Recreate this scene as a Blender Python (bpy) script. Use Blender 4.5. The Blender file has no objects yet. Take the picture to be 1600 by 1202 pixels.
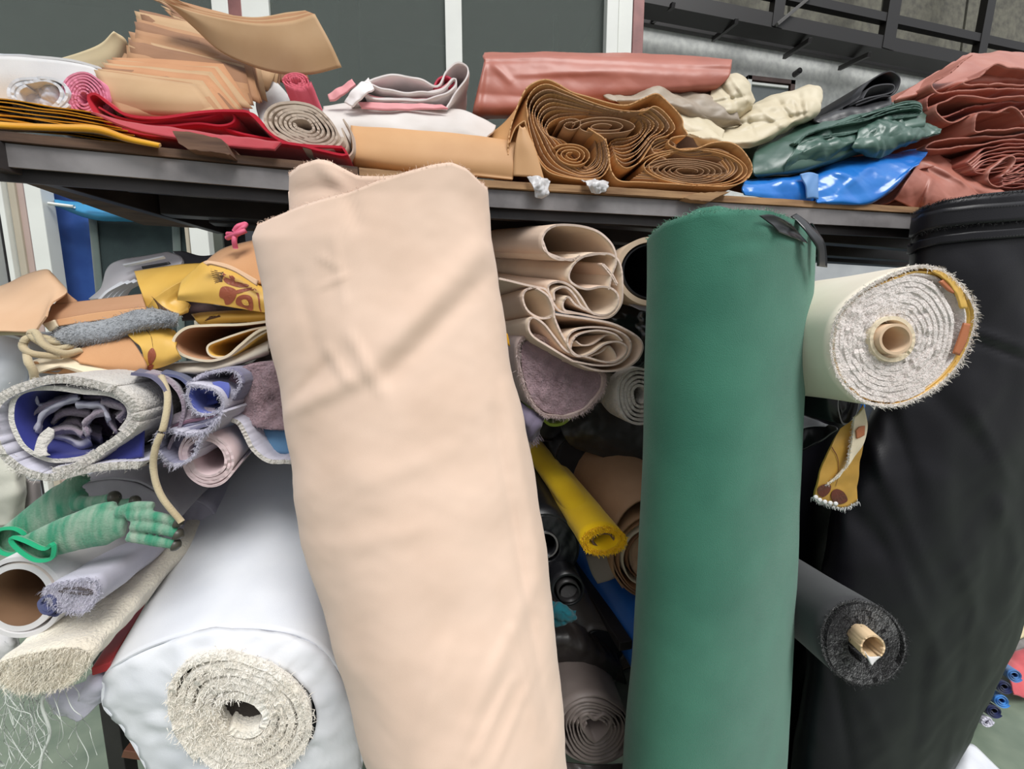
import bpy, math, random
import numpy as np
from mathutils import Vector, Matrix
S = bpy.context.scene
COL = S.collection
R = np.random.RandomState(7)
# ---------------------------------------------------------------- camera
F = 620.0; CX = 800.0; CY = 601.0
PITCH = math.atan(81 / F); YAW = math.atan(100 * math.cos(PITCH) / F)
EYE = np.array([0.0, 0.0, 1.45])
cam = bpy.data.objects.new('camera', bpy.data.cameras.new('camera')); COL.objects.link(cam)
cam.data.sensor_fit = 'HORIZONTAL'; cam.data.sensor_width = 36.0; cam.data.lens = 36.0 * F / 1600.0
cam.data.clip_start = 0.02
cam.location = EYE; cam.rotation_euler = (math.pi / 2 - PITCH, 0, -YAW)
S.camera = cam
ROT = np.array(Matrix.Rotation(-YAW, 3, 'Z') @ Matrix.Rotation(math.pi / 2 - PITCH, 3, 'X'))
# ---------------------------------------------------------------- light
w = bpy.data.worlds.new('sky'); S.world = w; w.use_nodes = True
nt = w.node_tree; bg = nt.nodes['Background']
tc = nt.nodes.new('ShaderNodeTexCoord'); sx = nt.nodes.new('ShaderNodeSeparateXYZ'); cr = nt.nodes.new('ShaderNodeValToRGB')
nt.links.new(tc.outputs['Generated'], sx.inputs[0]); nt.links.new(sx.outputs['Z'], cr.inputs[0]); nt.links.new(cr.outputs[0], bg.inputs[0])
cr.color_ramp.elements[0].position = 0.0; cr.color_ramp.elements[0].color = (0.42, 0.42, 0.42, 1)
cr.color_ramp.elements[1].position = 0.6; cr.color_ramp.elements[1].color = (0.95, 0.98, 1.03, 1)
bg.inputs[1].default_value = 0.76
sun = bpy.data.objects.new('sun', bpy.data.lights.new('sun', 'SUN')); COL.objects.link(sun)
sun.data.energy = 2.5; sun.data.angle = math.radians(28); sun.data.color = (1.0, 0.985, 0.96)
sun.rotation_euler = Vector((0.28, -0.62, 1.0)).to_track_quat('Z', 'Y').to_euler()
S.view_settings.view_transform = 'Standard'; S.view_settings.look = 'None'
S.view_settings.exposure = 0.12; S.view_settings.gamma = 1.0; S.view_settings.use_curve_mapping = False

# ---------------------------------------------------------------- pixel <-> place
def P(px, py, Y):
    px, py, Y = np.broadcast_arrays(np.asarray(px, float), np.asarray(py, float), np.asarray(Y, float))
    d = np.stack([(px - CX) / F, -(py - CY) / F, -np.ones_like(px)], -1) @ ROT.T
    return EYE + d * (Y / d[..., 1])[..., None]
def PZ(px, py, Z):
    d = np.array([(px - CX) / F, -(py - CY) / F, -1.0]) @ ROT.T
    return EYE + d * ((Z - EYE[2]) / d[2])
def proj(p):
    q = (p - EYE) @ ROT
    return CX - F * q[..., 0] / q[..., 2], CY + F * q[..., 1] / q[..., 2]
def T(x0, y0, s, pts): return [(x0 + s * a, y0 + s * b) for a, b in pts]
def poly(pts, n):
    p = np.asarray(pts, float); p = np.vstack([p, p[:1]]); L = np.concatenate([[0], np.cumsum(np.linalg.norm(np.diff(p, axis=0), axis=1))]); t = np.linspace(0, L[-1], n + 1)[:-1]
    return np.stack([np.interp(t, L, p[:, 0]), np.interp(t, L, p[:, 1])], 1)
def catmull(pts, n, closed=False, arc=True):
    p = np.asarray(pts, float)
    m = len(p)
    if m == 2:
        t = np.linspace(0, 1, n)[:, None]; return p[0] * (1 - t) + p[1] * t
    if closed: q = np.vstack([p[-1], p, p[0], p[1]]); ns = m
    else: q = np.vstack([2 * p[0] - p[1], p, 2 * p[-1] - p[-2]]); ns = m - 1
    def ev(t):
        i = np.minimum(t.astype(int), ns - 1); f = (t - i)[:, None]
        a, b, c, d = q[i], q[i + 1], q[i + 2], q[i + 3]
        return 0.5 * ((2 * b) + (-a + c) * f + (2 * a - 5 * b + 4 * c - d) * f ** 2 + (-a + 3 * b - 3 * c + d) * f ** 3)
    tt = np.linspace(0, ns, ns * 14 + 1); e = ev(tt)
    if not arc: return ev(np.linspace(0, ns, n))
    L = np.concatenate([[0], np.cumsum(np.linalg.norm(np.diff(e[:, :2], axis=0), axis=1))])
    return ev(np.interp(np.linspace(0, L[-1], n), L, tt))

# ---------------------------------------------------------------- materials
MATS = {}
COUNT = 0
def lin(c): return tuple(((v / 255) / 12.92 if v / 255 < .04045 else ((v / 255 + .055) / 1.055) ** 2.4) for v in c) + (1,)
def mat(name, c, kind='fabric', c2=None, rough=None, var=None, bump=None, scale=None, stretch=None):
    key = name
    if key in MATS: return MATS[key]
    m = bpy.data.materials.new(name); m.use_nodes = True; N = m.node_tree.nodes; L = m.node_tree.links
    b = N['Principled BSDF']; MATS[key] = m
    K = dict(fabric=(.9, 900, .25, .10), fleece=(.95, 260, .9, .14), paper=(.72, 40, .08, .06), vinyl=(.38, 60, .10, .08), gloss=(.16, 30, .12, .06),
             nylon=(.5, 700, .12, .08), metal=(.42, 120, .12, .2), wall=(.85, 18, .15, .18), wood=(.8, 60, .35, .3), card=(.85, 90, .12, .1), plastic=(.3, 30, .05, .04))[kind]
    r, sc, bp, va = K
    if rough is not None: r = rough
    if scale is not None: sc = scale
    if bump is not None: bp = bump
    if var is not None: va = var
    t = N.new('ShaderNodeTexCoord')
    n1 = N.new('ShaderNodeTexNoise'); n1.inputs['Scale'].default_value = 9 if kind != 'wood' else 30; n1.inputs['Detail'].default_value = 6
    src = t.outputs['Object']
    if kind == 'wood' or stretch:
        mp = N.new('ShaderNodeMapping'); mp.inputs['Scale'].default_value = stretch or (.25, 1, 3); L.new(src, mp.inputs[0]); src = mp.outputs[0]
    L.new(src, n1.inputs['Vector'])
    mx = N.new('ShaderNodeMix'); mx.data_type = 'RGBA'
    A = lin(c); B = lin(c2) if c2 else tuple(v * (1 - va) for v in A[:3]) + (1,)
    A2 = A if c2 else tuple(min(1, v * (1 + va * .5)) for v in A[:3]) + (1,)
    mx.inputs['A'].default_value = A2; mx.inputs['B'].default_value = B
    rp = N.new('ShaderNodeMapRange'); rp.inputs[1].default_value = .35; rp.inputs[2].default_value = .68
    L.new(n1.outputs[0], rp.inputs[0]); L.new(rp.outputs[0], mx.inputs['Factor'])
    L.new(mx.outputs['Result'], b.inputs['Base Color'])
    b.inputs['Roughness'].default_value = r
    if kind in ('fabric', 'fleece'):
        b.inputs['Sheen Weight'].default_value = .25 if kind == 'fabric' else .5; b.inputs['Specular IOR Level'].default_value = .2
    if kind == 'nylon': b.inputs['Specular IOR Level'].default_value = .3
    if kind == 'metal': b.inputs['Metallic'].default_value = .15
    n2 = N.new('ShaderNodeTexNoise'); n2.inputs['Scale'].default_value = sc; n2.inputs['Detail'].default_value = 3
    L.new(t.outputs['Object'], n2.inputs['Vector'])
    bu = N.new('ShaderNodeBump'); bu.inputs['Strength'].default_value = bp; bu.inputs['Distance'].default_value = .0015 if kind != 'fleece' else .004
    L.new(n2.outputs[0], bu.inputs['Height']); L.new(bu.outputs[0], b.inputs['Normal'])
    return m

# ---------------------------------------------------------------- objects
def tag(o, label=None, cat=None, group=None, kind=None):
    if label: o['label'] = label
    if cat: o['category'] = cat
    if group: o['group'] = group
    if kind: o['kind'] = kind
    return o
def thing(name, label, cat, loc=None, group=None):
    o = bpy.data.objects.new(name, None); COL.objects.link(o); o.empty_display_size = .05
    if loc is not None: o.location = Vector([float(v) for v in loc]); o['_set'] = 1
    return tag(o, label, cat, group)
def mesh(name, V, Fc, m, parent=None, smooth=True, mats=None, fm=None):
    V = np.asarray(V, float).reshape(-1, 3)
    V = V.copy(); V[:, 2] = np.maximum(V[:, 2], .004 if name != 'floor' else 0)
    c = (V.min(0) + V.max(0)) / 2; c[2] = V[:, 2].min()
    me = bpy.data.meshes.new(name)
    off = c
    if parent is not None and parent.type == 'EMPTY' and '_set' not in parent:
        parent.location = Vector([float(v) for v in c]); parent['_set'] = 1
    me.from_pydata((V - off).tolist(), [], Fc if isinstance(Fc, list) else Fc.tolist())
    for mm in (mats or [m]): me.materials.append(mm)
    if fm is not None: me.polygons.foreach_set('material_index', fm)
    if smooth: me.polygons.foreach_set('use_smooth', [True] * len(me.polygons))
    me.update()
    o = bpy.data.objects.new(name, me); COL.objects.link(o)
    global COUNT
    COUNT += 1
    if parent is not None and parent.type == 'EMPTY': o['n'] = COUNT
    if parent is not None:
        o.parent = parent
        pw = Vector(parent.location); q = parent.parent
        while q: pw += q.location; q = q.parent
        o.location = Vector([float(v) for v in off]) - pw
    else: o.location = Vector([float(v) for v in off])
    return o
def normals(G, closed=False):
    if closed:
        du = np.roll(G, -1, 0) - np.roll(G, 1, 0)
    else: du = np.gradient(G, axis=0)
    dv = np.gradient(G, axis=1)
    n = np.cross(du, dv); l = np.linalg.norm(n, axis=-1, keepdims=True)
    return n / np.maximum(l, 1e-9)
def crumple(p, L, seed, octaves=2):
    r = np.random.RandomState(seed); h = np.zeros(p.shape[:-1]); tot = 0; a = 1.0
    for o in range(octaves):
        for i in range(5):
            d = r.normal(size=3); d /= np.linalg.norm(d); ph = r.rand(3) * 6
            q = p + .35 * L * np.sin(p[..., [1, 2, 0]] * 2.2 / L + ph)
            x = (q @ d) / L * r.uniform(.6, 1.3) + r.rand()
            h += a * np.abs(2 * (x - np.floor(x)) - 1); tot += a
        L *= .45; a *= .45
    return (h / tot - .5) * 2
def soft(p, L, seed):
    r = np.random.RandomState(seed); h = np.zeros(p.shape[:-1])
    for i in range(7):
        d = r.normal(size=3); d *= r.uniform(.6, 1.8) / np.linalg.norm(d) / L * 6.28
        h += np.sin(p @ d + r.rand() * 6.28 + .8 * np.sin(p[..., [2, 0, 1]] @ d * .7))
    return h / 5
def deform(G, cr=None, so=None, cre=None, closed=False, seed=1, nrm=None):
    n = normals(G, closed) if nrm is None else nrm
    h = np.zeros(G.shape[:2])
    if so: h += so[0] * soft(G, so[1], seed)
    if cr: h += cr[0] * crumple(G, cr[1], seed + 5)
    G = G + n * h[..., None]
    if cre:
        x, y = proj(G); D = np.zeros(G.shape[:2])
        for (x0, y0, x1, y1, wd, am) in cre:
            vx, vy = x1 - x0, y1 - y0; ll = vx * vx + vy * vy
            t = np.clip(((x - x0) * vx + (y - y0) * vy) / ll, 0, 1)
            ds = np.hypot(x - x0 - t * vx, y - y0 - t * vy)
            D += am * np.exp(-(ds / wd) ** 2) * (np.sin(np.pi * np.clip(t, .0, 1)) ** .5 * .7 + .3)
        to = EYE - G; to /= np.linalg.norm(to, axis=-1, keepdims=True)
        G = G + to * D[..., None]
    return G
def quads(n, m, cu=False, flip=False, base=0):
    i = np.arange(n if cu else n - 1)[:, None]; j = np.arange(m - 1)[None]
    i2 = (i + 1) % n
    f = np.stack([base + i * m + j, base + i2 * m + j, base + i2 * m + j + 1, base + i * m + j + 1], -1).reshape(-1, 4)
    return f[:, ::-1] if flip else f
def sheet(name, G, t, m, parent=None, closed=False, mats=None, rim=None, smooth=True, back=None):
    """a real sheet with two faces and edges. mats index 0 outer, 1 inner"""
    n, k = G.shape[:2]; N = normals(G, closed)
    V = np.concatenate([(G + N * t / 2).reshape(-1, 3), (G - N * t / 2).reshape(-1, 3)])
    b = n * k
    f1 = quads(n, k, closed); f2 = quads(n, k, closed, True, b)
    fs = [f1, f2]; r = []
    ii = np.arange(n if closed else n - 1); i2 = (ii + 1) % n
    r.append(np.stack([ii * k, b + ii * k, b + i2 * k, i2 * k], -1))
    r.append(np.stack([ii * k + k - 1, i2 * k + k - 1, b + i2 * k + k - 1, b + ii * k + k - 1], -1))
    if not closed:
        jj = np.arange(k - 1)
        r.append(np.stack([jj, jj + 1, b + jj + 1, b + jj], -1))
        e = (n - 1) * k
        r.append(np.stack([e + jj, b + e + jj, b + e + jj + 1, e + jj + 1], -1))
    r = np.concatenate(r); fs.append(r)
    Fc = np.concatenate(fs)
    fm = None
    if mats:
        fm = np.concatenate([np.zeros(len(f1)), np.ones(len(f2)) * (1 if len(mats) > 1 else 0), np.ones(len(r)) * (2 if len(mats) > 2 else 0)]).astype(int).tolist()
    o = mesh(name, V, Fc, m, parent, smooth, mats, fm)
    if smooth:
        me = o.data; e0 = len(f1) + len(f2)
        sm = np.ones(len(Fc), bool); sm[e0:] = False
        me.polygons.foreach_set('use_smooth', sm.tolist())
    return o
def hairs(name, pts, dirs, length, wd, m, parent, seed=0, per=1, droop=.3, spread=.6, jitter=.0):
    r = np.random.RandomState(seed); pts = np.repeat(np.asarray(pts), per, 0); dirs = np.repeat(np.asarray(dirs), per, 0)
    n = len(pts); pts = pts + r.normal(size=(n, 3)) * jitter
    d = dirs + r.normal(size=(n, 3)) * spread; d /= np.linalg.norm(d, axis=1, keepdims=True)
    l = length * r.uniform(.35, 1.15, (n, 1)); s = np.cross(d, r.normal(size=(n, 3))); s /= np.maximum(np.linalg.norm(s, axis=1, keepdims=True), 1e-6)
    s *= wd / 2; mid = pts + d * l * .5 + r.normal(size=(n, 3)) * l * .12
    end = pts + d * l + r.normal(size=(n, 3)) * l * .2; end[:, 2] -= droop * l[:, 0]
    V = np.stack([pts - s, pts + s, mid + s * .8, mid - s * .8, end + s * .3, end - s * .3], 1).reshape(-1, 3)
    i = np.arange(n)[:, None] * 6
    Fc = np.concatenate([i + np.array([[0, 1, 2, 3]]), i + np.array([[3, 2, 4, 5]])])
    if parent is not None and parent.type == 'EMPTY':
        ch = [c for c in parent.children if c.type == 'MESH' and 'kind' not in c]
        if ch: parent = max(ch, key=lambda c: c.get('n', 0))
    o = mesh(name, V, Fc, m, parent, False); o['kind'] = 'stuff'; return o
def spiral(cx, cy, rx, ry, turns, inner=.15, rot=0, start=0, lump=.03, seed=0, n=None):
    n = n or int(turns * 44); t = np.linspace(0, 1, n); r = np.random.RandomState(seed)
    a = start + t * turns * 2 * math.pi; k = 1 - (1 - inner) * t
    L = 1 + lump * (np.sin(2 * a + r.rand() * 6) + .6 * np.sin(3 * a + r.rand() * 6) + .25 * np.sin(11 * t * 5 + r.rand() * 6))
    x = rx * k * L * np.cos(a); y = ry * k * L * np.sin(a); c, s = math.cos(rot), math.sin(rot)
    return np.stack([cx + x * c - y * s, cy + x * s + y * c], 1)
VP = (700.0, 520.0)
def loft(prof, YA, YB, back=None, n=None, m=10, cr=None, so=None, cre=None, seed=1, closed=False, jag=0.0, cen=None, tiltx=0, tilty=0, fade=True):
    """profile in the plane at depth YA carried back to depth YB; back=(x,y,scale) overrides straight-back travel"""
    p = np.asarray(prof, float)
    c = np.array(cen) if cen is not None else (p.min(0) + p.max(0)) / 2
    if n: p = catmull(p, n, closed)
    if closed and np.allclose(p[0], p[-1]): p = p[:-1]
    s0 = YA / YB
    b = back if back else (VP[0] + (c[0] - VP[0]) * s0, VP[1] + (c[1] - VP[1]) * s0, 1.0)
    q = np.array([b[0], b[1]]) + (p - c) * (b[2] * s0 if back is None or True else 1)
    ya = YA + tiltx * (p[:, 0] - c[0]) / F + tilty * (p[:, 1] - c[1]) / F
    if jag: ya = ya + jag * np.random.RandomState(seed).normal(size=len(p))
    A = P(p[:, 0], p[:, 1], ya); B = P(q[:, 0], q[:, 1], YB)
    t = np.linspace(0, 1, m) ** 1.3
    G = A[:, None] * (1 - t)[None, :, None] + B[:, None] * t[None, :, None]
    if cr or so or cre: G = deform(G, cr, so, cre, closed, seed)
    return G
def rim(G, closed=False):
    """front edge points and outward (towards the viewer) directions"""
    p = G[:, 0]; d = G[:, 0] - G[:, 1]; d /= np.linalg.norm(d, axis=1, keepdims=True); return p, d
def patch(rows, nu, nv, cr=None, so=None, cre=None, seed=1, arc=False):
    rows = [catmull(np.array(r, float), nv, arc=False) for r in rows]
    A = np.array(rows); out = np.stack([catmull(A[:, j], nu, arc=False) for j in range(nv)], 1)
    G = P(out[..., 0], out[..., 1], out[..., 2])
    if cr or so or cre: G = deform(G, cr, so, cre, False, seed)
    return G
def bilin(G, u, v):
    n, m = G.shape[:2]; a = np.clip(np.asarray(u) * (n - 1), 0, n - 1.001); b = np.clip(np.asarray(v) * (m - 1), 0, m - 1.001)
    i = a.astype(int); j = b.astype(int); f = (a - i)[..., None]; g = (b - j)[..., None]
    return (G[i, j] * (1 - f) + G[i + 1, j] * f) * (1 - g) + (G[i, j + 1] * (1 - f) + G[i + 1, j + 1] * f) * g
def tube(pts, r, name, m, parent=None, sides=8, n=60, rs=None, smooth_path=True):
    p = np.asarray(pts, float); p = catmull3(p, n) if smooth_path else p
    n = len(p); tn = np.gradient(p, axis=0); tn /= np.linalg.norm(tn, axis=1, keepdims=True)
    up = np.array([0.31, .2, .93]); a = np.cross(tn, up); a /= np.linalg.norm(a, axis=1, keepdims=True); b = np.cross(tn, a)
    th = np.linspace(0, 2 * np.pi, sides, endpoint=False)
    rr = (np.full(n, r) if rs is None else np.interp(np.linspace(0, 1, n), np.linspace(0, 1, len(rs)), rs))[:, None, None]
    G = p[:, None] + rr * (np.cos(th)[None, :, None] * a[:, None] + np.sin(th)[None, :, None] * b[:, None])
    G = G.transpose(1, 0, 2); V = G.reshape(-1, 3); Fc = quads(sides, n, True).tolist()
    Fc.append([i * n for i in range(sides)]); Fc.append([i * n + n - 1 for i in range(sides)][::-1])
    return mesh(name, V, Fc, m, parent)
def catmull3(p, n):
    m = len(p)
    if m == 2:
        t = np.linspace(0, 1, n)[:, None]; return p[0] * (1 - t) + p[1] * t
    q = np.vstack([2 * p[0] - p[1], p, 2 * p[-1] - p[-2]]); t = np.linspace(0, m - 1, n); i = np.minimum(t.astype(int), m - 2); f = (t - i)[:, None]
    a, b, c, d = q[i], q[i + 1], q[i + 2], q[i + 3]
    return 0.5 * ((2 * b) + (-a + c) * f + (2 * a - 5 * b + 4 * c - d) * f ** 2 + (-a + 3 * b - 3 * c + d) * f ** 3)
def box(name, a, b, m, parent=None, bev=0.002):
    a = np.minimum(a, b).astype(float) if True else a; b2 = np.maximum(a, b)
    x0, y0, z0 = np.minimum(a, b); x1, y1, z1 = np.maximum(a, b2)
    return hexa(name, [(x0, y0, z0), (x1, y0, z0), (x1, y1, z0), (x0, y1, z0), (x0, y0, z1), (x1, y0, z1), (x1, y1, z1), (x0, y1, z1)], m, parent, bev)
def hexa(name, v, m, parent=None, bev=0.002):
    o = mesh(name, v, [[0, 3, 2, 1], [4, 5, 6, 7], [0, 1, 5, 4], [1, 2, 6, 5], [2, 3, 7, 6], [3, 0, 4, 7]], m, parent, False)
    if bev:
        md = o.modifiers.new('bevel', 'BEVEL'); md.width = bev; md.segments = 2
    return o
def bar(name, p, q, wd, ht, m, parent=None, bev=.0015):
    """rectangular bar from p to q, wd across, ht tall"""
    p = np.array(p, float); q = np.array(q, float); t = q - p; t /= np.linalg.norm(t)
    up = np.array([0, 0, 1.]) if abs(t[2]) < .9 else np.array([0, 1., 0])
    s = np.cross(t, up); s /= np.linalg.norm(s); u = np.cross(s, t)
    v = [c + s * a * wd / 2 + u * b * ht / 2 for b in (-1, 1) for c, a in ((p, -1), (q, -1), (q, 1), (p, 1))]
    return hexa(name, v, m, parent, bev)
def disc(name, prof, Y, m, parent=None, bulge=0.0, cr=None, seed=3, nr=14, inner=0.0, closed=True, n=80, cen=None):
    """filled roll end: rings between the outline and its centre"""
    p = catmull(prof, n + 1, True)[:-1]; c = np.array(cen) if cen is not None else p.mean(0)
    k = np.linspace(1, inner, nr)
    q = c + (p[:, None] - c) * k[None, :, None]
    yy = Y - bulge * (1 - k ** 2)[None, :] + 0 * q[..., 0]
    G = P(q[..., 0], q[..., 1], yy)
    if cr: G[..., 1] += cr[0] * crumple(G, cr[1], seed, 3)
    return G
# ================================================================ setting
def struct(o): o['kind'] = 'structure'; return o
M_floor = mat('floor_green_paint', (124, 136, 118), 'wall', (104, 118, 102), rough=.55, bump=.05)
struct(mesh('floor', [(-6, -2.5, 0), (9, -2.5, 0), (9, 9, 0), (-6, 9, 0)], [[0, 1, 2, 3]], M_floor, smooth=False))
M_white = mat('white_aluminium', (236, 238, 232), 'plastic', rough=.4)
M_pink = mat('painted_maroon_steel', (152, 102, 98), 'metal', (120, 78, 76))
M_dglass = bpy.data.materials.new('tinted_glass'); M_dglass.use_nodes = True
_b = M_dglass.node_tree.nodes['Principled BSDF']; _b.inputs['Base Color'].default_value = lin((158, 167, 161)); _b.inputs['Roughness'].default_value = .06
_b.inputs['Transmission Weight'].default_value = .75; _b.inputs['IOR'].default_value = 1.2
M_booth = mat('booth_inner_wall', (96, 100, 94), 'wall', (74, 78, 72))
M_dark = mat('dark_steel', (62, 60, 60), 'metal', (38, 36, 37))
M_shed = mat('shed_plaster', (226, 228, 224), 'wall', (200, 202, 200), scale=8, bump=.3)
YB = 2.25
def zat(px, py, Y): return float(P(px, py, Y)[2])
def xat(px, py, Y): return float(P(px, py, Y)[0])
xr = xat(1003, 60, YB); ztop = 3.6; zsill = zat(700, 330, YB)
# booth glazing: one window unit, each frame bar a part
win = struct(thing('window_1', None, None)); del win['kind']; win['kind'] = 'structure'
def fbar(x0, x1, yref, z0, z1, m, name='window_frame', Y=YB, dp=.05):
    box(name, (xat(x0, yref, Y), Y, z0), (xat(x1, yref, Y), Y + dp, z1), m, win, .003)
fbar(331, 357, 20, zsill, ztop, M_white); fbar(357, 378, 20, zsill, ztop, M_pink, 'window_post'); fbar(378, 421, 30, zsill, ztop, M_white)
fbar(696, 722, 60, zsill, ztop, M_white); fbar(948, 966, 40, zsill, ztop, M_white, Y=YB - .03); fbar(966, 988, 40, zsill, ztop, M_white)
fbar(989, 1006, 40, 0.1, ztop, M_pink, 'window_post', dp=.09)
xs = [xat(-500, 60, YB), xat(331, 20, YB), xat(421, 30, YB), xat(696, 60, YB), xat(722, 60, YB), xat(948, 40, YB)]
for i in range(0, 6, 2):
    box('window_pane', (xs[i], YB + .02, zsill + .03), (xs[i + 1], YB + .026, ztop - .03), M_dglass, win, 0)
box('window_frame', (xs[0], YB - .01, zsill - .05), (xr, YB + .06, zsill + .0), M_white, win, .003)
box('window_frame', (xs[0], YB - .01, ztop - .06), (xr, YB + .06, ztop), M_white, win, .003)
struct(box('wall_booth_back', (xs[0], YB + 1.1, 0), (xr, YB + 1.2, ztop), M_booth, None, 0))
struct(box('wall_booth_side', (xr - .04, YB + .08, 0), (xr, YB + 1.2, ztop), M_booth, None, 0))
struct(box('ceiling_booth', (xs[0], YB - .05, ztop), (xr + .1, YB + 1.3, ztop + .08), M_dark, None, 0))
struct(box('wall_booth_front', (xat(352, 380, YB), YB + .02, 0), (xr - .1, YB + .07, zsill - .05), mat('booth_lower_panel', (70, 74, 80), 'wall'), None, 0))
# things seen through the booth glass
def boothbar(a, b, c, d, name, label, cat, col, Y=YB + .7, wd=.05):
    o = bar(name, P(a, b, Y), P(c, d, Y), wd, .03, mat(name + '_paint', col, 'metal')); tag(o, label, cat); return o
boothbar(868, -60, 868, 100, 'interior_post', 'pale upright post seen through the right booth pane', 'post', (150, 152, 140), wd=.03)
boothbar(960, 0, 906, 80, 'diagonal_brace', 'pale slanting brace seen through the right booth pane', 'brace', (150, 148, 132), wd=.03)
boothbar(545, -560, 562, 110, 'hanging_cable', 'thin dark hanging cable seen through the middle booth pane', 'cable', (70, 76, 78), wd=.008)
cu = patch([[(425, -120, YB + .3), (480, -120, YB + .34), (530, -120, YB + .3)], [(425, 170, YB + .3), (480, 170, YB + .33), (530, 170, YB + .3)]], 6, 60, so=(.01, .15))
tag(sheet('inner_curtain', cu, .004, mat('grey_blue_drape', (100, 108, 110), 'fabric')), 'grey blue drape hanging behind the middle booth pane', 'curtain')
# lower left part of the booth: posts, blue curtain, mesh window
lw = struct(thing('window_2', None, None))
def lbar(x0, x1, yref, y0, y1, m, name='window_frame', Y=2.0, dp=.06):
    box(name, (xat(x0, yref, Y), Y, max(.002, zat((x0 + x1) / 2, y1, Y))), (xat(x1, yref, Y), Y + dp, zat((x0 + x1) / 2, y0, Y)), m, lw, .003)
M_beige = mat('beige_rubber_seal', (188, 178, 160), 'plastic', rough=.6)
lbar(-60, -25, 350, 200, 1400, M_white); lbar(-22, 1, 350, 200, 1400, M_dark, 'frame_slot', Y=2.06); lbar(2, 10, 350, 200, 1400, M_white, Y=1.97)
lbar(11, 19, 350, 200, 1400, M_dark, 'frame_slot'); lbar(20, 31, 350, 200, 1400, M_beige, 'seal', Y=1.99); lbar(32, 44, 350, 200, 1400, mat('pink_grey_seal', (190, 168, 160), 'plastic', rough=.6), 'seal')
lbar(45, 70, 350, 200, 1400, M_white, Y=1.96)
lbar(296, 325, 370, 300, 1400, M_white, Y=1.98); lbar(289, 295, 370, 300, 1400, M_beige, 'seal')
lbar(331, 347, 370, 300, 1400, mat('greenish_steel', (84, 88, 80), 'metal'), Y=2.02)
xa, xb = xat(60, 350, 2.08), xat(352, 350, 2.08)
M_bluec = mat('blue_tarpaulin', (58, 96, 168), 'vinyl', (44, 76, 144), rough=.5)
G = patch([[(60, 232, 2.1), (200, 238, 2.1), (345, 245, 2.1)], [(60, 330, 2.1), (200, 330, 2.08), (345, 330, 2.1)], [(60, 600, 2.1), (200, 600, 2.1), (345, 600, 2.1)], [(60, 1180, 2.1), (200, 1150, 2.1), (345, 1120, 2.1)]], 50, 50,
          cr=(.004, .25), cre=[(90, 365, 145, 345, 4, .02), (95, 350, 150, 338, 4, .012), (75, 300, 260, 330, 9, .008)], seed=4)
tag(sheet('blue_curtain', G, .004, M_bluec), 'dark blue tarpaulin curtain hanging behind the left end of the rack', 'curtain')
mw = thing('mesh_window', 'dark green mesh window panel in the blue curtain', 'window')
M_mesh = mat('green_mesh', (52, 66, 66), 'fabric', (40, 52, 54), scale=300, bump=.6)
M_meshb = mat('mesh_border', (104, 116, 112), 'fabric')
G = patch([[(142, 335, 2.05), (215, 338, 2.05), (300, 336, 2.05)], [(162, 600, 2.05), (230, 600, 2.05), (312, 600, 2.05)]], 20, 30, cr=(.006, .2), seed=9)
sheet('mesh_panel', G, .003, M_mesh, mw)
for a, b, c, d in ((138, 335, 163, 600), (268, 336, 281, 600)):
    G = patch([[(a, b, 2.04), (a + 12, b, 2.04)], [(c, d, 2.04), (c + 12, d, 2.04)]], 8, 3); sheet('border_strip', G, .004, M_meshb, mw)
aw = patch([[(84, 312, 2.02), (140, 318, 2.02), (290, 332, 2.02)], [(86, 318, 2.0), (150, 334, 1.98), (290, 338, 1.99)], [(86, 322, 2.02), (160, 345, 2.0), (292, 343, 2.02)]], 14, 40, cr=(.006, .1), seed=2)
tag(sheet('awning_valance', aw, .003, mat('sky_blue_tarpaulin', (58, 140, 186), 'vinyl')), 'sky blue valance strip sagging above the mesh window', 'awning')
rod = thing('curtain_rod', 'thin white rod across the blue curtain above the mesh window', 'rod')
tube([P(76, 318, 1.98), P(116, 323, 1.98)], .0065, 'rod_section', M_white, rod, n=6); tube([P(129, 317, 1.96), P(275, 328, 1.96)], .006, 'rod_section', M_white, rod, n=6)
# ---- the shed beyond the booth
YW = 7.0
def wz(y): return zat(1005, y, YW)
xl = xr + .0; z1 = wz(62)
wr = struct(thing('wall_back', None, None, (xl, YW, 0)))
box('wall_plaster', (xl - 3, YW, -.3), (13, YW + .2, z1), M_shed, wr, 0)
M_clad = mat('upper_cladding', (120, 118, 104), 'wall', (92, 90, 82)); M_truss = mat('roof_steel', (30, 27, 26), 'metal', (30, 28, 28))
zc0 = wz(28); 
for i in range(6):
    a = xl - 1.2 + i * 2.2; box('cladding_panel', (a, YW + .05, z1), (a + 2.14, YW + .14, 13), M_clad, wr, .01)
struct(box('floor_back', (xl - 3, YW - .02, 0), (13, YW, .12), M_truss, None, 0))
tr = thing('roof_truss', 'dark steel roof truss running along the far shed wall', 'truss', (xl, YW, 0))
YT = 6.4
zz = zat(1005, 45, YT); zlow = zat(1005, 62, 6.9)
bar('bottom_chord', (xl - 1, 6.8, zlow), (13, 6.8, zlow), .08, .1, M_truss, tr)
bar('middle_chord', (xl - 1, 6.4, zat(1005, 28, 6.4)), (13, 6.4, zat(1005, 28, 6.4)), .3, .22, M_truss, tr)
bar('upper_chord', (xl - 1, 6.3, zat(1005, -28, 6.3)), (13, 6.3, zat(1005, -28, 6.3)), .1, .14, M_truss, tr)
zb = zat(1005, 28, 6.4)
for a, b in (((1160, 50), (1125, 78)), ((1285, 74), (1245, 100)), ((1388, 92), (1340, 114)), ((1055, 30), (1020, 58))):
    bar('purlin', P(a[0], a[1], 6.2), P(b[0], b[1], 6.85), .06, .07, M_truss, tr)
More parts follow.
